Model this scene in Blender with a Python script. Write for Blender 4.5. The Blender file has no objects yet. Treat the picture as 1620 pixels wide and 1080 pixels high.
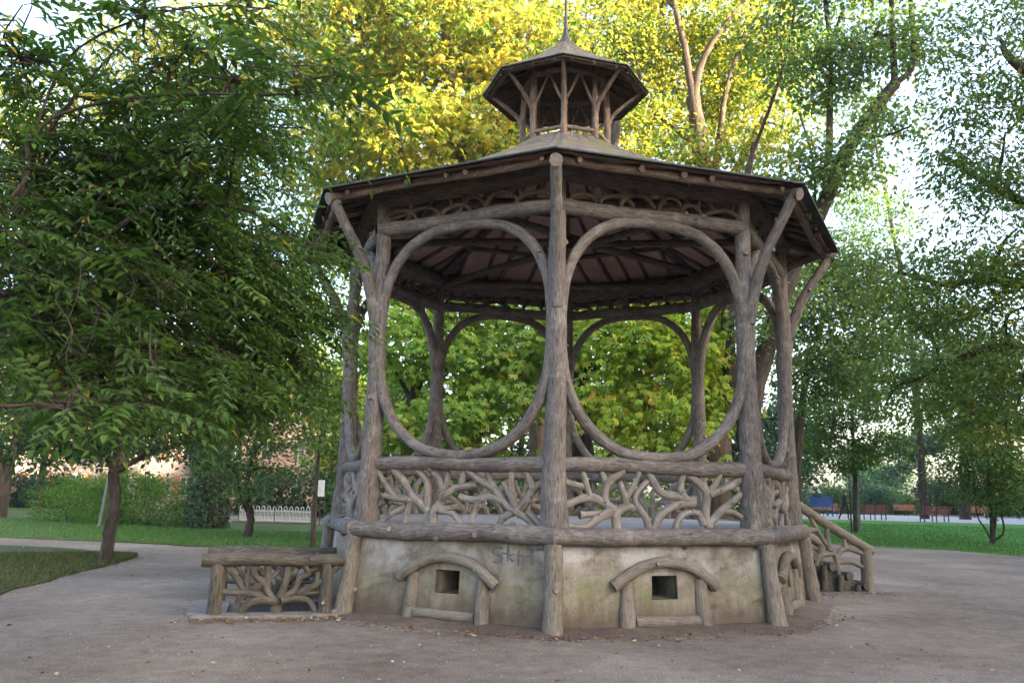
import bpy, math, random
import numpy as np
from mathutils import Vector
R_ = math.radians
scn = bpy.context.scene
COL = scn.collection

# ------------------------------------------------------------------ camera
CAM = np.array([0.0, -14.46, 1.6]); FPX = 1378.722
PITCH, ROLL, YAW = R_(9.945), R_(1.077), R_(3.4)
cam = bpy.data.cameras.new("camera")
cam.sensor_width = 36.0; cam.lens = FPX / 1620 * 36.0
cam.clip_start = 0.1; cam.clip_end = 3000
cam.dof.use_dof = True; cam.dof.focus_distance = 11.5; cam.dof.aperture_fstop = 3.5
co = bpy.data.objects.new("camera", cam); COL.objects.link(co)
_f = Vector((-math.sin(YAW) * math.cos(PITCH), math.cos(YAW) * math.cos(PITCH), math.sin(PITCH)))
co.location = CAM
co.rotation_mode = 'QUATERNION'
_q = _f.to_track_quat('-Z', 'Y')
from mathutils import Quaternion
co.rotation_quaternion = _q @ Quaternion((0, 0, 1), ROLL)
scn.camera = co

def at(x, y, d):
    """world point seen at photo pixel (x, y) at horizontal distance d from the camera (authoring aid)"""
    u, v = x - 810, y - 540; c, s = math.cos(ROLL), math.sin(ROLL)
    X = (c * u + s * v) / FPX; Z = -(-s * u + c * v) / FPX
    yy = math.cos(PITCH) - Z * math.sin(PITCH); z = math.sin(PITCH) + Z * math.cos(PITCH)
    r = np.array([X * math.cos(YAW) - yy * math.sin(YAW), X * math.sin(YAW) + yy * math.cos(YAW), z])
    return CAM + r / math.hypot(r[0], r[1]) * d

# ------------------------------------------------------------------ light
SUN_AZ, SUN_EL = R_(112), R_(14)
w = bpy.data.worlds.new("World"); scn.world = w; w.use_nodes = True
nt = w.node_tree; bg = nt.nodes['Background']
sky = nt.nodes.new('ShaderNodeTexSky'); sky.sky_type = 'NISHITA'; sky.sun_disc = False
sky.sun_elevation = SUN_EL; sky.sun_rotation = SUN_AZ
sky.air_density = 0.8; sky.dust_density = 4.0; sky.ozone_density = 0.3
nt.links.new(sky.outputs[0], bg.inputs[0]); bg.inputs[1].default_value = 0.15
sl = bpy.data.lights.new("sun", 'SUN'); sl.energy = 5.0; sl.angle = R_(0.5); sl.color = (1.0, 0.87, 0.62)
so = bpy.data.objects.new("sun", sl); COL.objects.link(so)
sd = Vector((math.sin(SUN_AZ) * math.cos(SUN_EL), math.cos(SUN_AZ) * math.cos(SUN_EL), math.sin(SUN_EL)))
so.rotation_mode = 'QUATERNION'; so.rotation_quaternion = sd.to_track_quat('Z', 'Y'); so.location = (30, 0, 40)
vs = scn.view_settings
vs.view_transform = 'Standard'; vs.look = 'None'; vs.gamma = 1; vs.use_curve_mapping = False
vs.exposure = 3.15
scn.cycles.max_bounces = 7; scn.cycles.diffuse_bounces = 5; scn.cycles.transmission_bounces = 4
scn.cycles.glossy_bounces = 2; scn.cycles.transparent_max_bounces = 4
scn.cycles.use_denoising = True; scn.cycles.caustics_reflective = False; scn.cycles.caustics_refractive = False

# ------------------------------------------------------------------ materials
MATS = {}
def new_mat(name):
    m = bpy.data.materials.new(name); m.use_nodes = True; MATS[name] = m
    n = m.node_tree.nodes; l = m.node_tree.links
    return m, n, l, n['Principled BSDF'], n['Material Output']
def ramp(n, stops, interp='LINEAR'):
    r = n.new('ShaderNodeValToRGB'); e = r.color_ramp.elements
    while len(e) < len(stops): e.new(0.5)
    for k, (p, c) in enumerate(stops):
        e[k].position = p; e[k].color = (*c, 1) if len(c) == 3 else c
    r.color_ramp.interpolation = interp
    return r
def noise(n, l, vec, scale, detail=5, rough=0.6, dist=0):
    t = n.new('ShaderNodeTexNoise'); t.inputs['Scale'].default_value = scale
    t.inputs['Detail'].default_value = detail; t.inputs['Roughness'].default_value = rough
    t.inputs['Distortion'].default_value = dist
    if vec is not None: l.new(vec, t.inputs['Vector'])
    return t
def mix(n, l, fac, a, b, mode='MIX'):
    x = n.new('ShaderNodeMix'); x.data_type = 'RGBA'; x.blend_type = mode
    for sock, val in ((0, fac), (6, a), (7, b)):
        if hasattr(val, 'links'): l.new(val, x.inputs[sock])
        elif isinstance(val, tuple): x.inputs[sock].default_value = (*val, 1)
        else: x.inputs[sock].default_value = val
    return x.outputs[2]
def mth(n, l, op, a, b=None, clamp=False):
    x = n.new('ShaderNodeMath'); x.operation = op; x.use_clamp = clamp
    for i, v in enumerate((a, b)):
        if v is None: continue
        if hasattr(v, 'links'): l.new(v, x.inputs[i])
        else: x.inputs[i].default_value = v
    return x.outputs[0]
def bump(n, l, h, strength, dist, bsdf):
    b = n.new('ShaderNodeBump'); b.inputs['Strength'].default_value = strength; b.inputs['Distance'].default_value = dist
    l.new(h, b.inputs['Height']); l.new(b.outputs[0], bsdf.inputs['Normal'])
def posn(n): return n.new('ShaderNodeNewGeometry').outputs['Position']

def bark_mat(name, dark, mid, light, scale=26, patch=None, patch_amt=0.4, bstr=0.6, bdist=0.02):
    m, n, l, b, o = new_mat(name)
    a = n.new('ShaderNodeAttribute'); a.attribute_name = 'bk'; v = a.outputs['Vector']
    n1 = noise(n, l, v, scale, 7, 0.68, 0.4)
    r = ramp(n, [(0.30, dark), (0.47, mid), (0.72, light)]); l.new(n1.outputs[0], r.inputs[0])
    c = r.outputs[0]
    p = posn(n)
    n2 = noise(n, l, p, 2.3, 4, 0.6)
    sh = ramp(n, [(0.3, (0.72, 0.72, 0.72)), (0.7, (1.2, 1.18, 1.15))]); l.new(n2.outputs[0], sh.inputs[0])
    c = mix(n, l, 1.0, c, sh.outputs[0], 'MULTIPLY')
    if patch:
        n3 = noise(n, l, p, 5.5, 6, 0.7)
        k = ramp(n, [(0.54, (0, 0, 0)), (0.68, (patch_amt,) * 3)]); l.new(n3.outputs[0], k.inputs[0])
        c = mix(n, l, k.outputs[0], c, patch)
    l.new(c, b.inputs['Base Color']); b.inputs['Roughness'].default_value = 0.9; b.inputs['Specular IOR Level'].default_value = 0.25
    n4 = noise(n, l, p, 90, 3, 0.6)
    h = mth(n, l, 'ADD', n1.outputs[0], mth(n, l, 'MULTIPLY', n4.outputs[0], 0.25))
    bump(n, l, h, bstr, bdist, b)
    return m
M_POST = bark_mat('weathered_log', (0.022, 0.018, 0.016), (0.112, 0.097, 0.089), (0.20, 0.178, 0.167), 48, (0.29, 0.27, 0.255), 0.45)
M_BASE = bark_mat('concrete_log', (0.06, 0.05, 0.04), (0.14, 0.12, 0.10), (0.215, 0.19, 0.163), 46, (0.20, 0.19, 0.13), 0.5)
M_PALE = bark_mat('pale_worn_branch', (0.07, 0.06, 0.052), (0.178, 0.156, 0.138), (0.27, 0.243, 0.22), 46, (0.33, 0.31, 0.28), 0.4)
M_EAVE = bark_mat('dark_roof_log', (0.028, 0.021, 0.017), (0.082, 0.062, 0.052), (0.165, 0.13, 0.11), 34)
M_CUP = bark_mat('cupola_log', (0.035, 0.024, 0.019), (0.125, 0.09, 0.075), (0.235, 0.18, 0.152), 40, (0.3, 0.27, 0.25), 0.3)
M_RAILING = bark_mat('mossy_dark_log', (0.018, 0.016, 0.013), (0.07, 0.062, 0.053), (0.135, 0.122, 0.105), 42, (0.085, 0.09, 0.06), 0.35)
M_CUT = bark_mat('cut_log_end', (0.10, 0.082, 0.068), (0.18, 0.15, 0.13), (0.28, 0.24, 0.21), 40)
M_TRUNK = bark_mat('tree_bark', (0.014, 0.010, 0.008), (0.042, 0.032, 0.026), (0.09, 0.072, 0.06), 14, bstr=1.0, bdist=0.04)
M_TRUNK2 = bark_mat('golden_tree_bark', (0.03, 0.021, 0.015), (0.08, 0.056, 0.04), (0.15, 0.11, 0.08), 14, bstr=1.0, bdist=0.04)
M_TWIG = bark_mat('twig_bark', (0.014, 0.011, 0.008), (0.035, 0.028, 0.021), (0.08, 0.068, 0.052), 30)

def plaster_mat(name, white=False):
    m, n, l, b, o = new_mat(name); p = posn(n)
    sx = n.new('ShaderNodeSeparateXYZ'); l.new(p, sx.inputs[0]); z = sx.outputs[2]
    n1 = noise(n, l, p, 3.2, 8, 0.7)
    r = ramp(n, [(0.28, (0.095, 0.080, 0.062)), (0.5, (0.18, 0.156, 0.127)), (0.75, (0.27, 0.243, 0.208))]); l.new(n1.outputs[0], r.inputs[0])
    c = r.outputs[0]
    # rain streaks: noise squeezed in z
    mp = n.new('ShaderNodeMapping'); mp.inputs['Scale'].default_value = (7, 7, 0.9); l.new(p, mp.inputs[0])
    n2 = noise(n, l, mp.outputs[0], 1.0, 6, 0.65)
    # bluish white lime wash remains, high on the wall
    up = ramp(n, [(0.5, (0, 0, 0)), (0.85, (1, 1, 1))]); l.new(z, up.inputs[0])
    n3 = noise(n, l, p, 1.7, 6, 0.65)
    wk = ramp(n, [(0.46, (0, 0, 0)), (0.60, (0.75, 0.75, 0.75))]); l.new(n3.outputs[0], wk.inputs[0])
    c = mix(n, l, mth(n, l, 'MULTIPLY', up.outputs[0], wk.outputs[0]), c, (0.37, 0.36, 0.35))
    # algae band
    band = ramp(n, [(0.12, (0, 0, 0)), (0.36, (1, 1, 1)), (0.52, (1, 1, 1)), (0.86, (0, 0, 0))]); l.new(z, band.inputs[0])
    gk = ramp(n, [(0.36, (0, 0, 0)), (0.60, (0.62, 0.62, 0.62))]); l.new(n2.outputs[0], gk.inputs[0])
    n5 = noise(n, l, p, 0.9, 3, 0.5)
    g2 = ramp(n, [(0.42, (0, 0, 0)), (0.56, (1, 1, 1))]); l.new(n5.outputs[0], g2.inputs[0])
    gf = mth(n, l, 'MULTIPLY', mth(n, l, 'MULTIPLY', band.outputs[0], gk.outputs[0]), mth(n, l, 'ADD', g2.outputs[0], 0.15, True))
    c = mix(n, l, gf, c, (0.135, 0.142, 0.062))
    # splashed soil at the foot
    dz = mth(n, l, 'ADD', z, mth(n, l, 'MULTIPLY', n2.outputs[0], -0.55))
    low = ramp(n, [(0.0, (0.9, 0.9, 0.9)), (0.26, (0, 0, 0))]); l.new(mth(n, l, 'ADD', dz, 0.15), low.inputs[0])
    c = mix(n, l, low.outputs[0], c, (0.085, 0.066, 0.052))
    tn = ramp(n, [(0.25, (1.0, 0.975, 0.93)), (0.75, (1, 1, 1.02))]); l.new(z, tn.inputs[0]); c = mix(n, l, 1.0, c, tn.outputs[0], 'MULTIPLY')
    # dark vertical drips and hairline cracks
    n6 = noise(n, l, mp.outputs[0], 2.3, 5, 0.7); dk = ramp(n, [(0.56, (0, 0, 0)), (0.72, (0.55, 0.55, 0.55))]); l.new(n6.outputs[0], dk.inputs[0])
    c = mix(n, l, dk.outputs[0], c, (0.07, 0.06, 0.05))
    vo = n.new('ShaderNodeTexVoronoi'); vo.feature = 'DISTANCE_TO_EDGE'; vo.inputs['Scale'].default_value = 1.1
    wv = n.new('ShaderNodeVectorMath'); wv.operation = 'ADD'; wn = noise(n, l, p, 3.0, 6, 0.7); ws = n.new('ShaderNodeVectorMath'); ws.operation = 'SCALE'; ws.inputs[3].default_value = 0.7
    l.new(wn.outputs['Color'], ws.inputs[0]); l.new(p, wv.inputs[0]); l.new(ws.outputs[0], wv.inputs[1]); l.new(wv.outputs[0], vo.inputs['Vector'])
    ck = ramp(n, [(0.0, (0.8, 0.8, 0.8)), (0.006, (0, 0, 0))]); l.new(vo.outputs['Distance'], ck.inputs[0])
    c = mix(n, l, mth(n, l, 'MULTIPLY', ck.outputs[0], g2.outputs[0]), c, (0.05, 0.042, 0.035))
    l.new(c, b.inputs['Base Color']); b.inputs['Roughness'].default_value = 0.93; b.inputs['Specular IOR Level'].default_value = 0.2
    n4 = noise(n, l, p, 22, 6, 0.7)
    bump(n, l, mth(n, l, 'ADD', n4.outputs[0], n1.outputs[0]), 0.6, 0.02, b)
    return m
M_PLASTER = plaster_mat('stained_plaster')

def simple(name, c1, c2, scale=8, rough=0.8, spec=0.3, bstr=0.3, bdist=0.01, detail=5, metallic=0):
    m, n, l, b, o = new_mat(name); p = posn(n)
    n1 = noise(n, l, p, scale, detail, 0.65)
    r = ramp(n, [(0.32, c1), (0.68, c2)]); l.new(n1.outputs[0], r.inputs[0]); l.new(r.outputs[0], b.inputs['Base Color'])
    b.inputs['Roughness'].default_value = rough; b.inputs['Specular IOR Level'].default_value = spec; b.inputs['Metallic'].default_value = metallic
    if bstr: bump(n, l, n1.outputs[0], bstr, bdist, b)
    return m
M_DECK = simple('worn_concrete_deck', (0.22, 0.22, 0.23), (0.34, 0.34, 0.35), 3)
M_SLAB = simple('stone_slab', (0.10, 0.092, 0.085), (0.19, 0.175, 0.165), 6)
M_EDGE = simple('roof_felt_edge', (0.018, 0.022, 0.02), (0.04, 0.045, 0.04), 12, 0.6)
M_BOARD = simple('roof_boarding', (0.25, 0.15, 0.12), (0.40, 0.25, 0.205), 5)
M_DARK = simple('hollow_shade', (0.012, 0.010, 0.008), (0.03, 0.024, 0.02), 9)  # near-black standing in for shade inside the vents and stairwell
M_METAL = simple('zinc_metal', (0.018, 0.021, 0.028), (0.036, 0.04, 0.05), 6, 0.6, 0.5, 0.1)
M_GALV = simple('grey_painted_steel', (0.07, 0.075, 0.08), (0.11, 0.115, 0.12), 5, 0.5, 0.5, 0)
M_GREEN_STEEL = simple('green_painted_steel', (0.02, 0.04, 0.03), (0.04, 0.06, 0.05), 5, 0.5, 0.5, 0)
M_WHITE = simple('white_paint', (0.6, 0.6, 0.58), (0.76, 0.76, 0.74), 6, 0.6, 0.4, 0)
M_BENCH = simple('brown_bench_wood', (0.085, 0.03, 0.018), (0.16, 0.06, 0.035), 10, 0.6, 0.4)
M_BENCH2 = simple('orange_bench_wood', (0.30, 0.11, 0.045), (0.42, 0.18, 0.08), 10, 0.6, 0.4)
M_IRON = simple('dark_iron', (0.015, 0.015, 0.015), (0.035, 0.035, 0.035), 10, 0.5, 0.5, 0)
M_BLUE = simple('blue_panel', (0.012, 0.06, 0.22), (0.02, 0.09, 0.28), 5, 0.5, 0.4, 0)
M_YELLOW = simple('yellow_panel', (0.5, 0.3, 0.03), (0.6, 0.4, 0.05), 5, 0.5, 0.4, 0)
M_RENDER = simple('cream_render', (0.17, 0.135, 0.12), (0.25, 0.20, 0.18), 0.7, 0.9, 0.2, 0.1)
M_SALMON = simple('salmon_render', (0.26, 0.17, 0.14), (0.34, 0.23, 0.19), 0.7, 0.9, 0.2, 0.1)
M_TILE = simple('clay_roof', (0.26, 0.10, 0.06), (0.36, 0.16, 0.10), 4, 0.9, 0.2)
M_FRAME = simple('white_window_frame', (0.32, 0.3, 0.28), (0.4, 0.38, 0.36), 3, 0.6, 0.3, 0)
M_SHUTTER = simple('ochre_shutter', (0.15, 0.065, 0.03), (0.19, 0.09, 0.04), 3, 0.6, 0.3, 0)
M_GLASS = simple('window_glass', (0.02, 0.025, 0.03), (0.05, 0.055, 0.06), 2, 0.1, 0.5, 0)
M_CLOTH = simple('dark_clothes', (0.015, 0.017, 0.025), (0.03, 0.033, 0.045), 20, 0.9, 0.1)
M_SKIN = simple('skin', (0.42, 0.25, 0.18), (0.5, 0.31, 0.23), 20, 0.6, 0.3, 0)
M_HAIR = simple('dark_hair', (0.015, 0.01, 0.008), (0.03, 0.02, 0.015), 30, 0.7, 0.3)
M_PAINT = simple('faded_marker_paint', (0.06, 0.06, 0.075), (0.15, 0.145, 0.145), 18, 0.8, 0.2, 0)
M_CARW = simple('white_car_paint', (0.6, 0.62, 0.64), (0.68, 0.7, 0.72), 1, 0.3, 0.5, 0)
M_CARB = simple('pale_blue_car_paint', (0.2, 0.32, 0.46), (0.25, 0.38, 0.52), 1, 0.3, 0.5, 0)
M_RUBBER = simple('tyre_rubber', (0.015, 0.015, 0.015), (0.025, 0.025, 0.025), 8, 0.8, 0.2, 0)

def slate_mat():
    m, n, l, b, o = new_mat('mossy_slate'); p = posn(n)
    a = n.new('ShaderNodeAttribute'); a.attribute_name = 'bk'
    br = n.new('ShaderNodeTexBrick'); l.new(a.outputs['Vector'], br.inputs['Vector'])
    br.inputs['Scale'].default_value = 1.0; br.inputs['Brick Width'].default_value = 0.22; br.inputs['Row Height'].default_value = 0.13
    br.inputs['Mortar Size'].default_value = 0.008; br.inputs['Color1'].default_value = (0.15, 0.12, 0.105, 1); br.inputs['Color2'].default_value = (0.085, 0.07, 0.065, 1)
    br.inputs['Mortar'].default_value = (0.03, 0.026, 0.024, 1); br.inputs['Bias'].default_value = 0.1
    n1 = noise(n, l, p, 1.6, 7, 0.72)
    k = ramp(n, [(0.47, (0, 0, 0)), (0.62, (0.9, 0.9, 0.9))]); l.new(n1.outputs[0], k.inputs[0])
    n2 = noise(n, l, p, 14, 5, 0.7)
    r = ramp(n, [(0.35, (0.05, 0.055, 0.018)), (0.6, (0.13, 0.12, 0.035)), (0.8, (0.17, 0.11, 0.06))]); l.new(n2.outputs[0], r.inputs[0])
    c = mix(n, l, k.outputs[0], br.outputs['Color'], r.outputs[0])
    l.new(c, b.inputs['Base Color']); b.inputs['Roughness'].default_value = 0.9
    h = mth(n, l, 'ADD', mth(n, l, 'MULTIPLY', br.outputs['Fac'], -1.0), n2.outputs[0])
    bump(n, l, h, 0.9, 0.02, b)
    return m
M_SLATE = slate_mat()

def gravel_mat(name, dark, mid, light, tint):
    m, n, l, b, o = new_mat(name); p = posn(n)
    big = noise(n, l, p, 0.35, 5, 0.6)
    r = ramp(n, [(0.3, dark), (0.52, mid), (0.72, light)]); l.new(big.outputs[0], r.inputs[0])
    fine = noise(n, l, p, 55, 5, 0.75)
    fr = ramp(n, [(0.32, (0.38, 0.37, 0.36)), (0.5, (1, 1, 1)), (0.68, (1.7, 1.68, 1.64))]); l.new(fine.outputs[0], fr.inputs[0])
    c = mix(n, l, 1.0, r.outputs[0], fr.outputs[0], 'MULTIPLY')
    med = noise(n, l, p, 4.5, 6, 0.7)
    mr = ramp(n, [(0.35, (0.78, 0.76, 0.74)), (0.65, (1.14, 1.14, 1.14))]); l.new(med.outputs[0], mr.inputs[0])
    c = mix(n, l, 1.0, c, mr.outputs[0], 'MULTIPLY')
    v = n.new('ShaderNodeTexVoronoi'); v.inputs['Scale'].default_value = 42; l.new(p, v.inputs['Vector'])
    pr = ramp(n, [(0.0, (1, 1, 1)), (0.12, (0, 0, 0))]); l.new(v.outputs['Distance'], pr.inputs[0])
    sp = n.new('ShaderNodeSeparateColor'); l.new(v.outputs['Color'], sp.inputs[0])
    rare = mth(n, l, 'GREATER_THAN', sp.outputs[0], 0.86)
    c = mix(n, l, mth(n, l, 'MULTIPLY', pr.outputs[0], mth(n, l, 'MULTIPLY', rare, 0.7)), c, tint)
    l.new(c, b.inputs['Base Color']); b.inputs['Roughness'].default_value = 0.95; b.inputs['Specular IOR Level'].default_value = 0.15
    bump(n, l, mth(n, l, 'ADD', fine.outputs[0], mth(n, l, 'MULTIPLY', med.outputs[0], 1.5)), 0.8, 0.02, b)
    return m
M_GRAVEL = gravel_mat('fine_gravel', (0.12, 0.098, 0.083), (0.175, 0.149, 0.129), (0.25, 0.22, 0.193), (0.42, 0.38, 0.35))
M_SOIL_SHADE = gravel_mat('soil_contact_shade', (0.075, 0.055, 0.045), (0.115, 0.09, 0.076), (0.16, 0.13, 0.112), (0.3, 0.26, 0.22))  # brown soil, its dark tone doubling as contact shadow
M_PAVE = gravel_mat('pale_paving', (0.40, 0.38, 0.38), (0.46, 0.44, 0.44), (0.52, 0.5, 0.5), (0.5, 0.5, 0.5))

def grass_mat(name, a_, b_, c_, litter):
    m, n, l, b, o = new_mat(name); p = posn(n)
    big = noise(n, l, p, 0.5, 5, 0.6)
    r = ramp(n, [(0.3, a_), (0.5, b_), (0.72, c_)]); l.new(big.outputs[0], r.inputs[0])
    fine = noise(n, l, p, 30, 5, 0.8)
    fr = ramp(n, [(0.3, (0.5, 0.5, 0.5)), (0.7, (1.5, 1.5, 1.4))]); l.new(fine.outputs[0], fr.inputs[0])
    c = mix(n, l, 1.0, r.outputs[0], fr.outputs[0], 'MULTIPLY')
    n3 = noise(n, l, p, 1.3, 4, 0.6)
    k = ramp(n, [(0.5, (0, 0, 0)), (0.7, (litter,) * 3)]); l.new(n3.outputs[0], k.inputs[0])
    c = mix(n, l, k.outputs[0], c, (0.13, 0.085, 0.04))
    l.new(c, b.inputs['Base Color']); b.inputs['Roughness'].default_value = 0.9; b.inputs['Specular IOR Level'].default_value = 0.2
    bump(n, l, fine.outputs[0], 1.0, 0.05, b)
    return m
M_GRASS_L = grass_mat('olive_grass', (0.032, 0.046, 0.012), (0.044, 0.068, 0.015), (0.058, 0.09, 0.02), 0.75)  # dark olive grass with brown litter for the left lawn
M_GRASS_B = grass_mat('back_lawn_grass', (0.03, 0.058, 0.012), (0.046, 0.092, 0.017), (0.062, 0.12, 0.023), 0.6)
M_GRASS_R = grass_mat('mown_grass', (0.05, 0.17, 0.03), (0.065, 0.22, 0.04), (0.085, 0.26, 0.05), 0.05)

def leaf_mat(name, stops, trans=0.42, tb=1.5, ty=(1.0, 1.0, 0.5), rough=0.5):
    m, n, l, b, o = new_mat(name)
    a = n.new('ShaderNodeAttribute'); a.attribute_name = 'tone'
    r = ramp(n, stops); l.new(a.outputs['Fac'], r.inputs[0])
    l.new(r.outputs[0], b.inputs['Base Color']); b.inputs['Roughness'].default_value = rough; b.inputs['Specular IOR Level'].default_value = 0.35
    t = n.new('ShaderNodeBsdfTranslucent')
    tc = mix(n, l, 1.0, r.outputs[0], tuple(tb * q for q in ty), 'MULTIPLY'); l.new(tc, t.inputs[0])
    ms = n.new('ShaderNodeMixShader'); ms.inputs[0].default_value = trans
    l.new(b.outputs[0], ms.inputs[1]); l.new(t.outputs[0], ms.inputs[2]); l.new(ms.outputs[0], o.inputs[0])
    return m
L_NEAR = leaf_mat('near_leaf', [(0, (0.022, 0.054, 0.012)), (0.5, (0.048, 0.104, 0.019)), (0.9, (0.088, 0.152, 0.026)), (1, (0.26, 0.22, 0.03))])
L_GOLD = leaf_mat('golden_leaf', [(0, (0.06, 0.13, 0.022)), (0.3, (0.15, 0.22, 0.035)), (0.55, (0.33, 0.33, 0.045)), (0.85, (0.46, 0.39, 0.06)), (1, (0.54, 0.31, 0.06))], 0.5, 1.5, (1.0, 0.95, 0.62))
L_CHEST = leaf_mat('chestnut_leaf', [(0, (0.07, 0.16, 0.025)), (0.45, (0.15, 0.27, 0.037)), (0.8, (0.27, 0.34, 0.05)), (1, (0.33, 0.2, 0.05))], 0.45)
L_LIME = leaf_mat('yellow_green_leaf', [(0, (0.11, 0.22, 0.027)), (0.45, (0.23, 0.34, 0.037)), (0.8, (0.36, 0.39, 0.05)), (1, (0.40, 0.2, 0.05))], 0.48)
L_PALE = leaf_mat('pale_green_leaf', [(0, (0.06, 0.12, 0.04)), (0.6, (0.10, 0.18, 0.06)), (0.95, (0.16, 0.22, 0.06)), (1, (0.3, 0.25, 0.05))])
L_ELM = leaf_mat('elm_leaf', [(0, (0.04, 0.085, 0.025)), (0.6, (0.075, 0.135, 0.035)), (0.95, (0.13, 0.18, 0.035)), (1, (0.34, 0.26, 0.05))], 0.5)
L_MID = leaf_mat('mid_green_leaf', [(0, (0.036, 0.085, 0.022)), (0.6, (0.068, 0.138, 0.032)), (0.95, (0.12, 0.175, 0.034)), (1, (0.25, 0.2, 0.04))])
L_DARK = leaf_mat('dark_green_leaf', [(0, (0.014, 0.038, 0.014)), (0.6, (0.026, 0.066, 0.02)), (1, (0.05, 0.1, 0.025))], 0.3)
L_BLUE = leaf_mat('blue_green_leaf', [(0, (0.03, 0.075, 0.045)), (0.6, (0.05, 0.12, 0.065)), (1, (0.08, 0.15, 0.07))], 0.35)
L_HEDGE = leaf_mat('hedge_leaf', [(0, (0.04, 0.1, 0.012)), (0.5, (0.07, 0.16, 0.018)), (1, (0.14, 0.22, 0.03))], 0.35)
L_BROWN = leaf_mat('turning_leaf', [(0, (0.075, 0.165, 0.025)), (0.55, (0.16, 0.25, 0.03)), (0.85, (0.30, 0.28, 0.035)), (1, (0.32, 0.17, 0.03))], 0.48)
L_FALLEN = leaf_mat('fallen_leaf', [(0, (0.06, 0.03, 0.018)), (0.5, (0.17, 0.075, 0.03)), (0.8, (0.27, 0.15, 0.05)), (1, (0.42, 0.36, 0.26))], 0.1)
L_BLADE = leaf_mat('grass_blade', [(0, (0.035, 0.09, 0.015)), (0.6, (0.06, 0.15, 0.025)), (1, (0.1, 0.19, 0.035))], 0.35)
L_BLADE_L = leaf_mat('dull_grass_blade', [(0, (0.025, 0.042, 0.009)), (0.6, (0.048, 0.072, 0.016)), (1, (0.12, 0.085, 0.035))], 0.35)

M_PEB = leaf_mat('pebble', [(0, (0.06, 0.048, 0.04)), (0.5, (0.16, 0.135, 0.118)), (0.9, (0.28, 0.25, 0.225)), (1, (0.45, 0.43, 0.4))], 0.0, rough=0.9)
# ------------------------------------------------------------------ mesh helpers
WORLD = {}
def link(o, parent=None):
    COL.objects.link(o)
    if parent is not None: o.parent = parent
    return o
def tag(o, label=None, cat=None, group=None, kind=None):
    if label: o['label'] = label
    if cat: o['category'] = cat
    if group: o['group'] = group
    if kind: o['kind'] = kind
    return o
def empty(name, loc, label, cat, group=None, rz=0):
    o = bpy.data.objects.new(name, None); o.empty_display_size = 0.3
    o.location = loc; o.rotation_euler = (0, 0, rz); link(o); tag(o, label, cat, group)
    WORLD[o.name] = np.array(loc, float)
    return o
def origin_of(p):
    while p is not None:
        if p.name in WORLD: return WORLD[p.name]
        p = p.parent
    return np.zeros(3)
def catmull(pts, n):
    P = np.asarray(pts, float)
    if len(P) < 3:
        t = np.linspace(0, 1, n + 1)[:, None]; return P[0] + (P[-1] - P[0]) * t
    Q = np.vstack([2 * P[0] - P[1], P, 2 * P[-1] - P[-2]]); out = []
    for i in range(1, len(Q) - 2):
        for t in np.linspace(0, 1, n, endpoint=False):
            a, b, c, d = Q[i - 1], Q[i], Q[i + 1], Q[i + 2]
            out.append(0.5 * (2 * b + (c - a) * t + (2 * a - 5 * b + 4 * c - d) * t * t + (3 * b - a - 3 * c + d) * t ** 3))
    out.append(P[-1]); return np.array(out)
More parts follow.
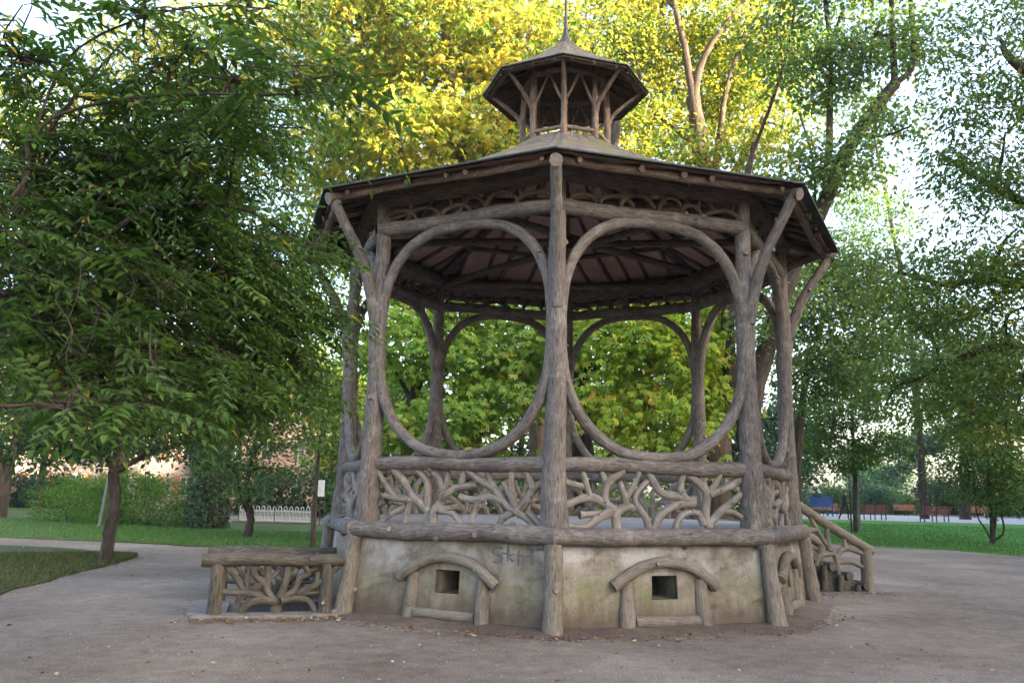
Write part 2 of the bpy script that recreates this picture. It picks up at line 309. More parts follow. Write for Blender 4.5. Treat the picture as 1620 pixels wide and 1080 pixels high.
class MB:
    """collects geometry, then links it as ONE mesh object"""
    def __init__(s, seed=0):
        s.v, s.f, s.bk, s.mi, s.sm, s.n = [], [], [], [], [], 0; s.rng = np.random.default_rng(seed)
    def add(s, V, F, bk=None, mi=0, smooth=False):
        V = np.asarray(V, float); s.v.append(V); s.bk.append(V if bk is None else np.asarray(bk, float))
        for f in F: s.f.append(tuple(i + s.n for i in f)); s.mi.append(mi); s.sm.append(smooth)
        s.n += len(V)
    def tube(s, pts, r0, r1=None, sides=9, sub=5, rough=0.06, knots=0, cap=0, capmi=0, wob=0.0, radii=None, mi=0):
        r1 = r0 if r1 is None else r1
        C = catmull(pts, sub); n = len(C)
        if wob: C[1:-1] += s.rng.normal(0, wob, (n - 2, 3))
        if radii is not None: rad = np.interp(np.linspace(0, 1, n), np.linspace(0, 1, len(radii)), radii)
        else: rad = np.linspace(r0, r1, n)
        T = np.gradient(C, axis=0); T /= np.linalg.norm(T, axis=1)[:, None] + 1e-9
        ref = np.array([0, 0, 1.0]) if abs(T[0][2]) < 0.9 else np.array([1.0, 0, 0])
        U = ref - T[0] * ref.dot(T[0]); U /= np.linalg.norm(U)
        ln = np.concatenate([[0], np.cumsum(np.linalg.norm(np.diff(C, axis=0), axis=1))])
        ang = np.linspace(0, 2 * np.pi, sides, endpoint=False); off = s.rng.uniform(0, 50, 3)
        V = []; B = []
        base = 1 + s.rng.normal(0, rough, sides) * 0.8
        for i in range(n):
            U = U - T[i] * U.dot(T[i]); U /= np.linalg.norm(U) + 1e-9; W = np.cross(T[i], U)
            rr = rad[i] * base * (1 + s.rng.normal(0, rough * 0.6, sides)) * (1 + s.rng.normal(0, rough * 0.5))
            for a, r in zip(ang, rr):
                V.append(C[i] + r * (math.cos(a) * U + math.sin(a) * W))
                B.append((rad[i] * math.cos(a) + off[0], rad[i] * math.sin(a) + off[1], ln[i] * 0.16 + off[2]))
        F = []
        for i in range(n - 1):
            for j in range(sides):
                k = (j + 1) % sides; F.append((i * sides + j, i * sides + k, (i + 1) * sides + k, (i + 1) * sides + j))
        s.add(V, F, B, mi, True)
        for e, i in ((1, 0), (2, n - 1)):
            if cap & e:
                V2 = V[i * sides:(i + 1) * sides]; V2 = [np.array(q) + T[i] * (0.0015 if e == 2 else -0.0015) for q in V2]
                F2 = [tuple(range(sides)) if e == 2 else tuple(reversed(range(sides)))]
                s.add(V2, F2, [(q[0] * 1.0, q[1], q[2]) for q in V2], capmi)
        for _ in range(knots):
            i = s.rng.integers(1, max(2, n - 1)); a = s.rng.uniform(0, 6.28)
            W = np.cross(T[i], U); U2 = U - T[i] * U.dot(T[i]); U2 /= np.linalg.norm(U2); W = np.cross(T[i], U2)
            d = math.cos(a) * U2 + math.sin(a) * W
            s.tube([C[i] + d * rad[i] * 0.6, C[i] + d * rad[i] * 1.25 + T[i] * 0.02], rad[i] * 0.45, rad[i] * 0.3, 7, 1, 0.05, 0, 2, capmi)
        return s
    def box(s, c, size, rz=0, mi=0, taper=1.0, ax=None):
        x, y, z = (q / 2 for q in size); V = np.array([(i * x * (taper if k > 0 else 1), j * y * (taper if k > 0 else 1), k * z) for k in (-1, 1) for j in (-1, 1) for i in (-1, 1)])
        if ax is not None: V = V @ np.array(ax)
        elif rz:
            cc, ss = math.cos(rz), math.sin(rz); V = np.stack([V[:, 0] * cc - V[:, 1] * ss, V[:, 0] * ss + V[:, 1] * cc, V[:, 2]], 1)
        s.add(V + np.array(c), [(0, 2, 3, 1), (4, 5, 7, 6), (0, 1, 5, 4), (2, 6, 7, 3), (0, 4, 6, 2), (1, 3, 7, 5)], None, mi); return s
    def build(s, name, mats, parent=None, label=None, bevel=0):
        if not isinstance(mats, (list, tuple)): mats = [mats]
        V = np.vstack(s.v) - origin_of(parent); B = np.vstack(s.bk)
        me = bpy.data.meshes.new(name)
        me.from_pydata(V.tolist(), [], s.f)
        for m in mats: me.materials.append(m)
        me.polygons.foreach_set('material_index', s.mi); me.polygons.foreach_set('use_smooth', s.sm)
        at_ = me.attributes.new('bk', 'FLOAT_VECTOR', 'POINT'); at_.data.foreach_set('vector', B.astype(np.float32).ravel())
        me.update()
        o = bpy.data.objects.new(name, me); link(o, parent)
        if label: o['label'] = label
        if bevel:
            b = o.modifiers.new('bevel', 'BEVEL'); b.width = bevel; b.segments = 2; b.limit_method = 'ANGLE'
        return o
def fast_mesh(name, V, F, mat, tone, parent):
    """V (n,3), F (m,k) same-sized faces"""
    me = bpy.data.meshes.new(name); V = V - origin_of(parent); m, k = F.shape
    me.vertices.add(len(V)); me.vertices.foreach_set('co', V.astype(np.float32).ravel())
    me.loops.add(m * k); me.loops.foreach_set('vertex_index', F.astype(np.int32).ravel())
    me.polygons.add(m); me.polygons.foreach_set('loop_start', np.arange(0, m * k, k, dtype=np.int32))
    a = me.attributes.new('tone', 'FLOAT', 'POINT'); a.data.foreach_set('value', tone.astype(np.float32))
    me.materials.append(mat); me.update(calc_edges=True); me.validate()
    o = bpy.data.objects.new(name, me); link(o, parent); return o
def unit(a): return a / (np.linalg.norm(a, axis=-1, keepdims=True) + 1e-9)
def leaf_geo(P, A, N, L, W, tone, lance=False, fold=0.18, droop=0.12):
    A = unit(A); N = unit(N - A * (A * N).sum(1, keepdims=True)); S = np.cross(A, N)
    L = L[:, None]; W = W[:, None]; n = len(P)
    if not lance:
        V = np.stack([P, P + A * L * .42 + S * W * .5 + N * W * fold, P + A * L - N * L * droop, P + A * L * .42 - S * W * .5 + N * W * fold], 1)
        b = np.arange(n)[:, None] * 4; F = np.concatenate([b + np.array([0, 1, 2]), b + np.array([0, 2, 3])], 0); k = 4
    else:
        V = np.stack([P, P + A * L * .28 + S * W * .48 + N * W * fold, P + A * L * .62 + S * W * .36 + N * W * fold - N * L * droop * .4, P + A * L - N * L * droop,
                      P + A * L * .62 - S * W * .36 + N * W * fold - N * L * droop * .4, P + A * L * .28 - S * W * .48 + N * W * fold], 1)
        b = np.arange(n)[:, None] * 6; F = np.concatenate([b + np.array([0, 1, 2, 3]), b + np.array([0, 3, 4, 5])], 0); k = 6
    return V.reshape(-1, 3), F, np.repeat(tone, k)
def rand_dirs(rng, n):
    return unit(rng.normal(0, 1, (n, 3)))
def clumps_in(rng, lobes, n_total, shell=0.35):
    vol = np.array([l[1][0] * l[1][1] * l[1][2] for l in lobes]) ** (0.75); cnt = np.maximum(1, (vol / vol.sum() * n_total).astype(int)); out = []; idx = []
    for i, (l, c) in enumerate(zip(lobes, cnt)):
        d = rand_dirs(rng, c); r = rng.uniform(shell, 1.0, c) ** 0.6
        p = np.array(l[0]) + d * r[:, None] * np.array(l[1]) * (1 + rng.normal(0, 0.08, (c, 1)))
        out.append(p); idx += [i] * c
    return np.vstack(out), np.array(idx)
def foliage(rng, cl, centre, per, rc, L, W, palmate=False, flat=0.33, tone_bias=0.0, tonevar=0.5, sag=0.45):
    n = len(cl); ct = rng.uniform(0, 1, n); P = np.repeat(cl, per, 0); m = len(P)
    a = rng.uniform(0, 2 * np.pi, m); r = np.sqrt(rng.uniform(0.02, 1, m)); rcs = np.repeat(rc * rng.uniform(.7, 1.25, n), per)
    off = np.stack([np.cos(a) * r * rcs, np.sin(a) * r * rcs, rng.normal(0, flat, m) * rcs * .6 - sag * r * r * rcs], 1)
    tilt = np.repeat(rng.normal(0, .28, (n, 2)), per, 0); off[:, 2] += off[:, 0] * tilt[:, 0] + off[:, 1] * tilt[:, 1]
    P = P + off
    out = unit(np.stack([np.cos(a), np.sin(a), np.zeros(m)], 1) * .8 + rng.normal(0, .45, (m, 3)) * np.array([1, 1, .5]) + np.array([0, 0, -.45]))
    N = unit(np.array([0, 0, 1.0]) + rng.normal(0, .42, (m, 3)) + out * .25)
    tone = np.clip(np.repeat(ct, per) * tonevar + rng.uniform(0, 1, m) * (1 - tonevar) + tone_bias, 0, 1)
    sz = rng.uniform(.7, 1.2, m)
    if not palmate: return leaf_geo(P, out, N, L * sz, W * sz, tone)
    N = unit(N - out * (out * N).sum(1, keepdims=True)); S = np.cross(out, N); parts = []
    for ang, q in ((-75, .62), (-38, .88), (0, 1), (38, .88), (75, .62)):
        ca, sa = math.cos(R_(ang)), math.sin(R_(ang)); A2 = out * ca + S * sa
        parts.append((P, unit(A2 - N * .28), N, L * sz * q, W * sz * q, tone))
    return leaf_geo(*[np.concatenate([p[i] for p in parts]) for i in range(6)])

def gz(x, y):
    d = np.hypot(x, np.asarray(y) + 14.46)
    s = np.clip((d - 34) / 26, 0, 1); s = s * s * (3 - 2 * s); t = np.clip(np.asarray(x) / 12.0, 0, 1); t = t * t * (3 - 2 * t)
    return 0.42 * s * t
def base_at(px, d):
    p = at(px, 790, d); p[2] = float(gz(p[0], p[1])); return p

def tree(name, label, cat, base, limbs, lobes, mat, n_cl, per, rc, L, W, seed, palmate=False, bark=None, group=None, twig=0.35, bias=0.0, flat=0.33, trunkname='trunk', shell=0.35, tonevar=0.5, twr=0.022, sag=0.45):
    rng = np.random.default_rng(seed)
    root = empty(name, tuple(base), label, cat, group)
    t = MB(seed)
    ends = []
    for pts, r0, r1 in limbs:
        pts = [np.array(p, float) for p in pts]
        t.tube(pts, r0, r1, 10 if r0 > .1 else 6, 5, 0.07, wob=r0 * .06); ends += list(catmull(pts, 4)[2:])
    E = np.array(ends)
    for c, r in lobes:
        c = np.array(c); q = E[np.argmin(np.linalg.norm((E - c) * np.array([1, 1, 1.3]), axis=1) + np.maximum(0, E[:, 2] - c[2]) * 1.5)]
        if np.linalg.norm(q - c) > .4:
            md = (q + c) / 2 + np.array([0, 0, .12 * np.linalg.norm(c - q)]) + rng.normal(0, .05, 3) * np.linalg.norm(c - q)
            t.tube([q, md, c], max(.03, twr * 2.6), twr * 1.1, 6, 5, .05)
    cl, idx = clumps_in(rng, lobes, n_cl, shell)
    pick = rng.random(len(cl)) < twig
    for p, i in zip(cl[pick], idx[pick]):
        c = np.array(lobes[i][0]); dl = np.linalg.norm(p - c); c0 = c + (p - c) * rng.uniform(.2, .6) + rng.normal(0, .16, 3) * dl; md = (p + c0) / 2 + rng.normal(0, .07, 3) * dl
        t.tube([c0, md, p], twr * .8, twr * .3, 4, 3, .03)
    t.build(trunkname, bark or M_TRUNK, root)
    V, F, T = foliage(rng, cl, base, per, rc, L, W, palmate, flat, bias, tonevar, sag)
    fast_mesh('crown', V, F, mat, T, root)
    return root
def lob(*rows): return [(at(a, b, d), r if isinstance(r, tuple) else (r, r, r * .75)) for a, b, d, r in rows]

# ------------------------------------------------------------------ ground
def ruled(name, A, B, mat, m=10, lift=0.03, sub=5, kind='structure', skirt=True):
    A = catmull([(*p, 0) for p in A], sub); B = catmull([(*p, 0) for p in B], sub)
    rows = [A + (B - A) * t for t in np.linspace(0, 1, m + 1)]; G = np.array(rows); G[:, :, 2] = gz(G[:, :, 0], G[:, :, 1]) + lift
    rng = np.random.default_rng(len(A)); G[:, :, :2] += rng.normal(0, .03, G[:, :, :2].shape)
    n = G.shape[1]; V = G.reshape(-1, 3); F = [(i * n + j, i * n + j + 1, (i + 1) * n + j + 1, (i + 1) * n + j) for i in range(m) for j in range(n - 1)]
    b = MB(); b.add(V, F, None, 0, True)
    if skirt:
        rim = list(G[0]) + list(G[1:, -1]) + list(G[-1][::-1][1:]) + list(G[::-1, 0][1:-1]); k = len(rim)
        low = [q + np.array([0, 0, -lift - .03]) for q in rim]
        b.add(rim + low, [(i, (i + 1) % k, (i + 1) % k + k, i + k) for i in range(k)])
    o = b.build(name, mat); tag(o, kind=kind); return G
def ground():
    rs = np.concatenate([np.linspace(0, 30, 16), np.linspace(33, 75, 18), [85, 110, 160, 260, 450, 800]]); na = 96
    V = [(0, 0, 0)]; F = []
    for r in rs[1:]:
        for a in np.linspace(0, 2 * np.pi, na, endpoint=False): V.append((r * math.sin(a), -14.46 + r * math.cos(a), 0))
    V[0] = (0, -14.46, 0); V = np.array(V); V[:, 2] = gz(V[:, 0], V[:, 1])
    for j in range(na): F.append((0, 1 + (j + 1) % na, 1 + j))
    for i in range(len(rs) - 2):
        for j in range(na):
            k = (j + 1) % na; F.append((1 + i * na + j, 1 + i * na + k, 1 + (i + 1) * na + k, 1 + (i + 1) * na + j))
    b = MB(); b.add(V, F, None, 0, True); tag(b.build('ground', M_GRAVEL), kind='structure')
ground()
GA = ruled('lawn_left', [(-7.4, -5), (-8.3, -1.5), (-9.0, 1.6), (-9.4, 4.1), (-9.9, 5.9)], [(-32, -6), (-31, 0), (-24, 5.2), (-15.5, 8.4), (-10.8, 7.0)], M_GRASS_L, 12)
GB = ruled('lawn_back', [(-60, 26), (-30, 16), (-17.3, 12.1), (-12.7, 11.0), (-9.7, 9.9), (-7.0, 10.6), (-3, 12.4), (1, 13.5), (4.5, 15.5)], [(-60, 66), (-45, 52), (-31, 40), (-24, 33), (-18, 29), (-13, 27.5), (-8, 27.5), (0, 28), (5, 27)], M_GRASS_B, 14)
GC = ruled('lawn_right', [(6.6, 24), (8.2, 21.8), (9.7, 20.2), (11.5, 18.1), (13.2, 16.8), (14.4, 14.0), (15.8, 9), (18, 0)], [(8.5, 48), (11, 45), (14, 41.8), (18, 40.4), (23, 38.7), (29, 36), (38, 31), (55, 22)], M_GRASS_R, 16)
ruled('pavement', [(9.0, 50), (11.5, 46.6), (14.5, 43.2), (18, 41.8), (23.6, 40), (30, 37.3), (39, 32.2), (56, 23)], [(14, 72), (18, 70), (22, 67), (28, 64), (36, 60), (44, 56), (56, 48), (75, 36)], M_PAVE, 8, 0.012, skirt=False)

def blades(name, G, mat, n, h, seed, tmax=1.0):
    rng = np.random.default_rng(seed); m, k, _ = G.shape
    u = rng.uniform(0, m - 1.001, n) * tmax; v = rng.uniform(0, k - 1.001, n); i = u.astype(int); j = v.astype(int); a = (u - i)[:, None]; c = (v - j)[:, None]
    P = (G[i, j] * (1 - a) + G[i + 1, j] * a) * (1 - c) + (G[i, j + 1] * (1 - a) + G[i + 1, j + 1] * a) * c
    A = unit(np.array([0, 0, 1.0]) + rng.normal(0, .45, (n, 3))); N = rand_dirs(rng, n)
    L = rng.uniform(.5, 1.2, n) * h; V, F, T = leaf_geo(P - A * .01, A, N, L, L * .28, rng.uniform(0, 1, n))
    o = fast_mesh(name, V, F, mat, T, None); tag(o, kind='stuff'); return o
blades('grass', GA, L_BLADE_L, 26000, .085, 1, .45)
blades('grass', GB, L_BLADE, 30000, .10, 2, .5)
blades('grass', GC, L_BLADE, 60000, .085, 3, .8)

# fallen leaves (nobody could count them)
def litter():
    rng = np.random.default_rng(5); P = []
    def along(pts, n, sp):
        C = catmull([(*p, 0) for p in pts], 8); i = rng.integers(0, len(C) - 1, n); t = rng.random((n, 1)); P.append(C[i] * (1 - t) + C[i + 1] * t + rng.normal(0, sp, (n, 3)) * np.array([1, 1, 0]))
    along([(-7.4, -5), (-8.3, -1.5), (-9.0, 1.6), (-9.4, 4.1), (-9.9, 5.9)], 420, .22)
    along([(-30, 16), (-17.3, 12.1), (-12.7, 11.0), (-9.7, 9.9), (-7.0, 10.6)], 500, .35)
    along([(-4.6, -3.65), (-3.9, -3.5), (-3.1, -3.2)], 330, .13)
    along([(-3.1, -3.2), (-2.9, -3.0), (-1.8, -3.8), (-.1, -4.15), (2.8, -3.1), (4.0, -1.4)], 260, .16)
    along([(3.9, .5), (5.0, 1.6), (5.8, 1.7)], 160, .2)
    along([(6.6, 24), (8.2, 21.8), (9.7, 20.2), (11.5, 18.1), (13.2, 16.8), (14.4, 14.0), (15.8, 9)], 420, .3)
    along([(-4.0, -1.5), (-3.0, -3.1), (-1.6, -3.9), (-.1, -4.2), (1.6, -3.9), (3.0, -3.0), (4.1, -1.2)], 520, .1)
    for a, b, c, d, n in ((-9, 9, -11.5, -3.8, 1100), (-30, -9, -3, 8, 1500), (-25, -6, 11, 24, 800), (-9, 0, -4, 9, 200)):
        P.append(np.stack([rng.uniform(a, b, n), rng.uniform(c, d, n), np.zeros(n)], 1))
    P = np.vstack(P); n = len(P)
    keep = np.hypot(P[:, 0], P[:, 1]) > 3.95; P = P[keep]; n = len(P)
    grass = ((P[:, 0] < -9) & (P[:, 1] > -4)); P[:, 2] = np.where(grass, .04, .006) + rng.uniform(0, .012, n)
    A = unit(rng.normal(0, 1, (n, 3)) * np.array([1, 1, .15])); N = unit(np.array([0, 0, 1.]) + rng.normal(0, .25, (n, 3)))
    L = rng.uniform(.018, .075, n); V, F, T = leaf_geo(P, A, N, L, L * rng.uniform(.4, .7, n), rng.random(n), fold=.2, droop=-.1)
    tag(fast_mesh('fallen_leaves', V, F, L_FALLEN, T, None), kind='stuff')
litter()

def soil_shade_ring():  # earth banked at the plinth, darkened to suggest contact shadow
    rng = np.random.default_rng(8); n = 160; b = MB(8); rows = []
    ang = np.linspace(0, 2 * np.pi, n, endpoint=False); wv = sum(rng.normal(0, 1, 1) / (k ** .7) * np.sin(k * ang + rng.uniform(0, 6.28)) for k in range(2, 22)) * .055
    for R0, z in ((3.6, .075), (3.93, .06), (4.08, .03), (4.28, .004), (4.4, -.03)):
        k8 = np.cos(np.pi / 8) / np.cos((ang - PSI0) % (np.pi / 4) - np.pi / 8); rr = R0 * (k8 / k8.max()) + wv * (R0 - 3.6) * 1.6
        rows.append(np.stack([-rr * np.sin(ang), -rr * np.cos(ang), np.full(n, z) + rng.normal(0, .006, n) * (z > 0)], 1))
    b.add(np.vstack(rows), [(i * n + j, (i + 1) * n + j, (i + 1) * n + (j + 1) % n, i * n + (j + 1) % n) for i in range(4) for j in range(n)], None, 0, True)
    tag(b.build('soil_shade', M_SOIL_SHADE), kind='structure')
PSI0 = R_(1.316)
soil_shade_ring()
def pebbles():
    rng = np.random.default_rng(6); n = 15000
    d = rng.uniform(0, 1, n) ** .8 * 17 + 5.0; a = rng.uniform(-.62, .56, n) ; P = np.stack([d * np.sin(a), -14.46 + d * np.cos(a), np.zeros(n)], 1)
    ok = (np.hypot(P[:, 0], P[:, 1]) > 4.15) & ~((P[:, 0] < -8.2) & (P[:, 1] > -3)); P = P[ok]; n = len(P)
    r = rng.uniform(.003, .009, n) * np.where(rng.random(n) < .03, 2.2, 1); O = np.array([[1, 0, 0], [0, 1, 0], [-1, 0, 0], [0, -1, 0], [0, 0, .75], [0, 0, -.3]])
    V = P[:, None, :] + O[None] * r[:, None, None] * rng.uniform(.6, 1.3, (n, 6, 1)); F = np.arange(n)[:, None, None] * 6 + np.array([[0, 1, 4], [1, 2, 4], [2, 3, 4], [3, 0, 4], [1, 0, 5], [2, 1, 5], [3, 2, 5], [0, 3, 5]])[None]
    tag(fast_mesh('pebbles', V.reshape(-1, 3), F.reshape(-1, 3), M_PEB, np.repeat(rng.random(n), 6), None), kind='stuff')
pebbles()
# ------------------------------------------------------------------ bandstand
PSI = R_(1.316)
def vx(k, R, z):
    a = R_(45 * k) + PSI; return np.array([-R * math.sin(a), -R * math.cos(a), z])
RP, ZH, ZB, RE, ZE, RR, ZR, RF = 3.618, 1.979, 5.305, 4.545, 5.732, 3.876, 1.109, 3.965
DECK = 1.2
def face_frame(k, R, z0=0):
    a, b = vx(k + 1, R, z0), vx(k, R, z0); e = unit(b - a); nrm = np.array([e[1], -e[0], 0]); 
    if nrm.dot(a + b) < 0: nrm = -nrm
    return a, e, nrm, np.linalg.norm(b - a)
band = empty('bandstand', (0, 0, 0), 'octagonal rustic log bandstand with slate roof and cupola on a stained plaster base', 'bandstand')
STAIR_FACE = 5
# plinth wall with vent holes
HOLES = {0, 7, 6, 2, 3, 4}
def plinth():
    b = MB(3)
    for k in range(8):
        a0, e, nr, Ln = face_frame(k, 3.86); a1 = face_frame(k, 3.74)[0]; L1 = face_frame(k, 3.74)[3]
        hw = .175; mid = Ln / 2
        us = sorted(set(np.round(np.concatenate([np.linspace(0, mid - hw, 11), [mid], np.linspace(mid + hw, Ln, 11)]), 4))); zs = [-.06, .04, .14, .24, .31, .37, .44, .51, .58, .65, .74, .82, .9, 1.0, 1.12]
        V = []; nu = len(us)
        for z in zs:
            t = (z + .06) / 1.18
            for u in us:
                p = (a0 + e * u) * (1 - t) + (a1 + e * (u / Ln * L1)) * t; p[2] = z
                j = b.rng.normal(0, .006) if 0 < u < Ln else 0
                V.append(p + nr * j)
        F = []
        for i in range(len(zs) - 1):
            for j in range(nu - 1):
                um = (us[j] + us[j + 1]) / 2; zm = (zs[i] + zs[i + 1]) / 2
                if k in HOLES and abs(um - mid) < hw and .37 < zm < .65: continue
                F.append((i * nu + j, i * nu + j + 1, (i + 1) * nu + j + 1, (i + 1) * nu + j))
        b.add(V, F)
        if k in HOLES:
            p = (a0 + e * mid); q = nr * .065
            def pt(u, z, dpt): 
                t = (z + .06) / 1.18; r = (a0 * (1 - t) + a1 * t) + e * (mid * (1 - t) + L1 / 2 * t) + e * u - nr * dpt; r[2] = z; return r
            c = [(-hw, .37), (hw, .37), (hw, .65), (-hw, .65)]; f = [pt(*x, 0) for x in c]; g = [pt(*x, .5) for x in c]
            b.add(f + g, [(0, 1, 5, 4), (1, 2, 6, 5), (2, 3, 7, 6), (3, 0, 4, 7)], None, 0)
            b.add(g, [(0, 1, 2, 3)], None, 1)  # vent back coloured near-black for its inner shade
    b.build('plinth_wall', [M_PLASTER, M_DARK], band)
plinth()
d = MB(4); vv = [vx(k, 3.8, DECK) for k in range(8)] + [vx(k, 3.8, DECK - .1) for k in range(8)]
d.add(vv, [tuple(range(8)), tuple(reversed(range(8, 16)))] + [(k, (k + 1) % 8, (k + 1) % 8 + 8, k + 8) for k in range(8)]); d.build('deck', M_DECK, band)
for k in range(8):
    b = MB(20 + k); b.tube([vx(k, 3.83, 1.02), vx(k, 3.87, .6), vx(k, 3.93, .2), vx(k, 3.965, -.06)], .102, .125, 12, 5, .05, knots=2, capmi=1); b.build('pilaster', [M_BASE, M_CUT], band)
    b = MB(30 + k); a, c = vx(k + 1, RR - .05, ZR), vx(k, RR - .05, ZR); e = unit(c - a)
    b.tube([a - e * .05, a * .7 + c * .3 + b.rng.normal(0, .008, 3), a * .35 + c * .65 + b.rng.normal(0, .008, 3), c + e * .05], .105, .115, 12, 7, .05, knots=4, cap=3, capmi=1)
    b.build('coping_log', [M_POST, M_CUT], band)
# alcove surrounds on the plinth
def alcove(k, arch=True):
    a0, e, nr, Ln = face_frame(k, 3.83); a1, _, _, L1 = face_frame(k, 3.735); mid = Ln / 2
    def P(u, z, o):
        t = (z + .06) / 1.18; r = a0 * (1 - t) + a1 * t + e * (mid * (1 - t) + L1 / 2 * t) + e * u + nr * o; r[2] = z; return r
    g = MB(50 + k); us = [-.50, -.3, -.175, 0, .175, .3, .50]; zs = [-.03, .12, .25, .37, .51, .65, .70, .76, .82]
    top = lambda u: .80 - .24 * (u / .55) ** 2
    V = [P(u, min(z, top(u)), .032 + g.rng.normal(0, .003)) for z in zs for u in us]; F = []; n = len(us)
    for i in range(len(zs) - 1):
        for j in range(n - 1):
            if .37 <= (zs[i] + zs[i + 1]) / 2 <= .65 and abs(us[j] + us[j + 1]) / 2 < .175: continue
            if min(zs[i], top(us[j])) >= top(us[j]) and zs[i] >= top(us[j + 1]): continue
            F.append((i * n + j, i * n + j + 1, (i + 1) * n + j + 1, (i + 1) * n + j))
    g.add(V, F)
    h = [(-.175, .37), (.175, .37), (.175, .65), (-.175, .65)]; f = [P(*x, .032) for x in h] + [P(*x, -.06) for x in h]
    g.add(f, [(0, 1, 5, 4), (1, 2, 6, 5), (2, 3, 7, 6), (3, 0, 4, 7)])
    alc = g.build('alcove', M_PLASTER, band)
    j = MB(60 + k)
    j.tube([P(-.70, .53, .06), P(-.60, .60, .08), P(-.32, .755, .08), P(0, .81, .085), P(.34, .75, .08), P(.6, .59, .075), P(.70, .50, .05)], .075, .07, 10, 6, .07, knots=3, cap=3, capmi=1).build('arch_log', [M_BASE, M_CUT], alc)
    for s in (-1, 1):
        q = MB(70 + k + s); q.tube([P(s * .50, .60, .02), P(s * .51, .3, .03), P(s * .53, -.06, .05)], .085, .105, 10, 5, .06, knots=1, capmi=1).build('jamb_log', [M_BASE, M_BASE], alc)
    q = MB(80 + k); q.tube([P(-.43, .115, .06), P(.43, .105, .06)], .07, .07, 10, 5, .05, cap=3, capmi=1).build('sill_log', [M_BASE, M_BASE], alc)
for k in (0, 7, 6, 2, 3, 4): alcove(k)
# posts with outward brackets
for k in range(8):
    b = MB(100 + k); rg = b.rng
    pts = [vx(k, RP + .03, ZR + .02), vx(k, RP, 1.9), vx(k, RP - .01, 3.0), vx(k, RP + .0, 4.2), vx(k, RP - .01, 5.1), vx(k, RP, 6.02)]
    for p in pts[1:-1]: p[:2] += rg.normal(0, .012, 2)
    b.tube(pts, .17, .11, 14, 9, .035, radii=[.185, .16, .14, .126, .124, .128, .105, .10, .095], knots=4, capmi=1)
    po = b.build('post', [M_POST, M_CUT], band)
    b = MB(120 + k); b.tube([vx(k, RP + .05, 3.95), vx(k, RP + .13, 4.35), vx(k, RP + .33, 4.85), vx(k, RP + .63, 5.32), vx(k, 4.42, 5.60)], .09, .078, 11, 6, .05, radii=[.085, .085, .08, .07, .078], knots=2, cap=2, capmi=1)
    b.build('bracket', [M_POST, M_CUT], po)
# per-face: beam, hoop, frieze, plate, handrail, lattice
LP = [[(540, 605), (525, 500), (520, 300), (490, 230), (430, 135)], [(575, 600), (590, 490), (640, 400), (690, 350), (770, 290), (940, 265)], [(800, 280), (820, 210), (835, 130)],
      [(640, 400), (640, 320), (680, 270), (680, 135)], [(655, 300), (620, 220), (555, 150)], [(540, 500), (460, 415), (370, 350), (340, 260), (220, 130)], [(430, 400), (300, 390), (150, 370)],
      [(250, 380), (160, 280), (80, 150)], [(390, 400), (360, 480), (345, 605)], [(350, 455), (230, 520), (120, 605)], [(180, 410), (60, 475)], [(590, 490), (650, 470), (790, 445)],
      [(640, 480), (720, 495), (780, 545), (825, 610)], [(1250, 470), (1170, 420), (1080, 300), (960, 225), (850, 140)], [(1080, 300), (1030, 220), (1010, 130)], [(1150, 400), (1040, 365), (920, 395), (800, 368)],
      [(960, 390), (920, 480), (885, 610)], [(1250, 470), (1150, 525), (1090, 620)], [(1240, 470), (1330, 530), (1400, 620)], [(1250, 470), (1215, 370), (1140, 245)], [(1205, 350), (1205, 240), (1210, 130)],
      [(1260, 470), (1330, 380), (1370, 290), (1490, 205)], [(1370, 290), (1345, 220), (1315, 130)], [(1345, 480), (1420, 560), (1470, 610)], [(1250, 470), (1275, 400)]]
RPN = [[(410, 505), (400, 385), (340, 320), (350, 205), (450, 118)], [(348, 200), (310, 118)], [(400, 385), (300, 310), (210, 305), (70, 365)], [(255, 305), (220, 190), (200, 118)], [(70, 192), (240, 232)],
       [(375, 385), (285, 440), (215, 490), (80, 478)], [(190, 412), (320, 398)], [(395, 420), (440, 370), (510, 355), (580, 410), (612, 505)], [(640, 505), (690, 400), (790, 335), (895, 325)],
       [(890, 330), (800, 282), (700, 262), (640, 190), (605, 120)], [(845, 300), (808, 230), (830, 118)], [(890, 330), (892, 275)], [(775, 505), (800, 430), (860, 385), (940, 392)],
       [(1000, 505), (972, 400), (982, 252), (920, 180), (845, 118)], [(985, 255), (1030, 200), (1060, 118)], [(995, 262), (1100, 222), (1245, 135)], [(1005, 450), (1080, 362), (1245, 235)],
       [(1080, 370), (1150, 380), (1245, 435)], [(960, 470), (930, 400), (880, 380)], [(470, 362), (455, 280), (430, 190)], [(465, 300), (510, 220), (540, 118)], [(560, 385), (520, 290), (600, 180)]]
def panel_strokes(k):
    src, x0, x1, y0, y1 = (LP, 60, 1490, 605, 130) if k % 2 == 0 else (RPN, 80, 1240, 505, 118)
    return [[((x - x0) / (x1 - x0), (y0 - y) / (y0 - y1)) for x, y in s] for s in src]
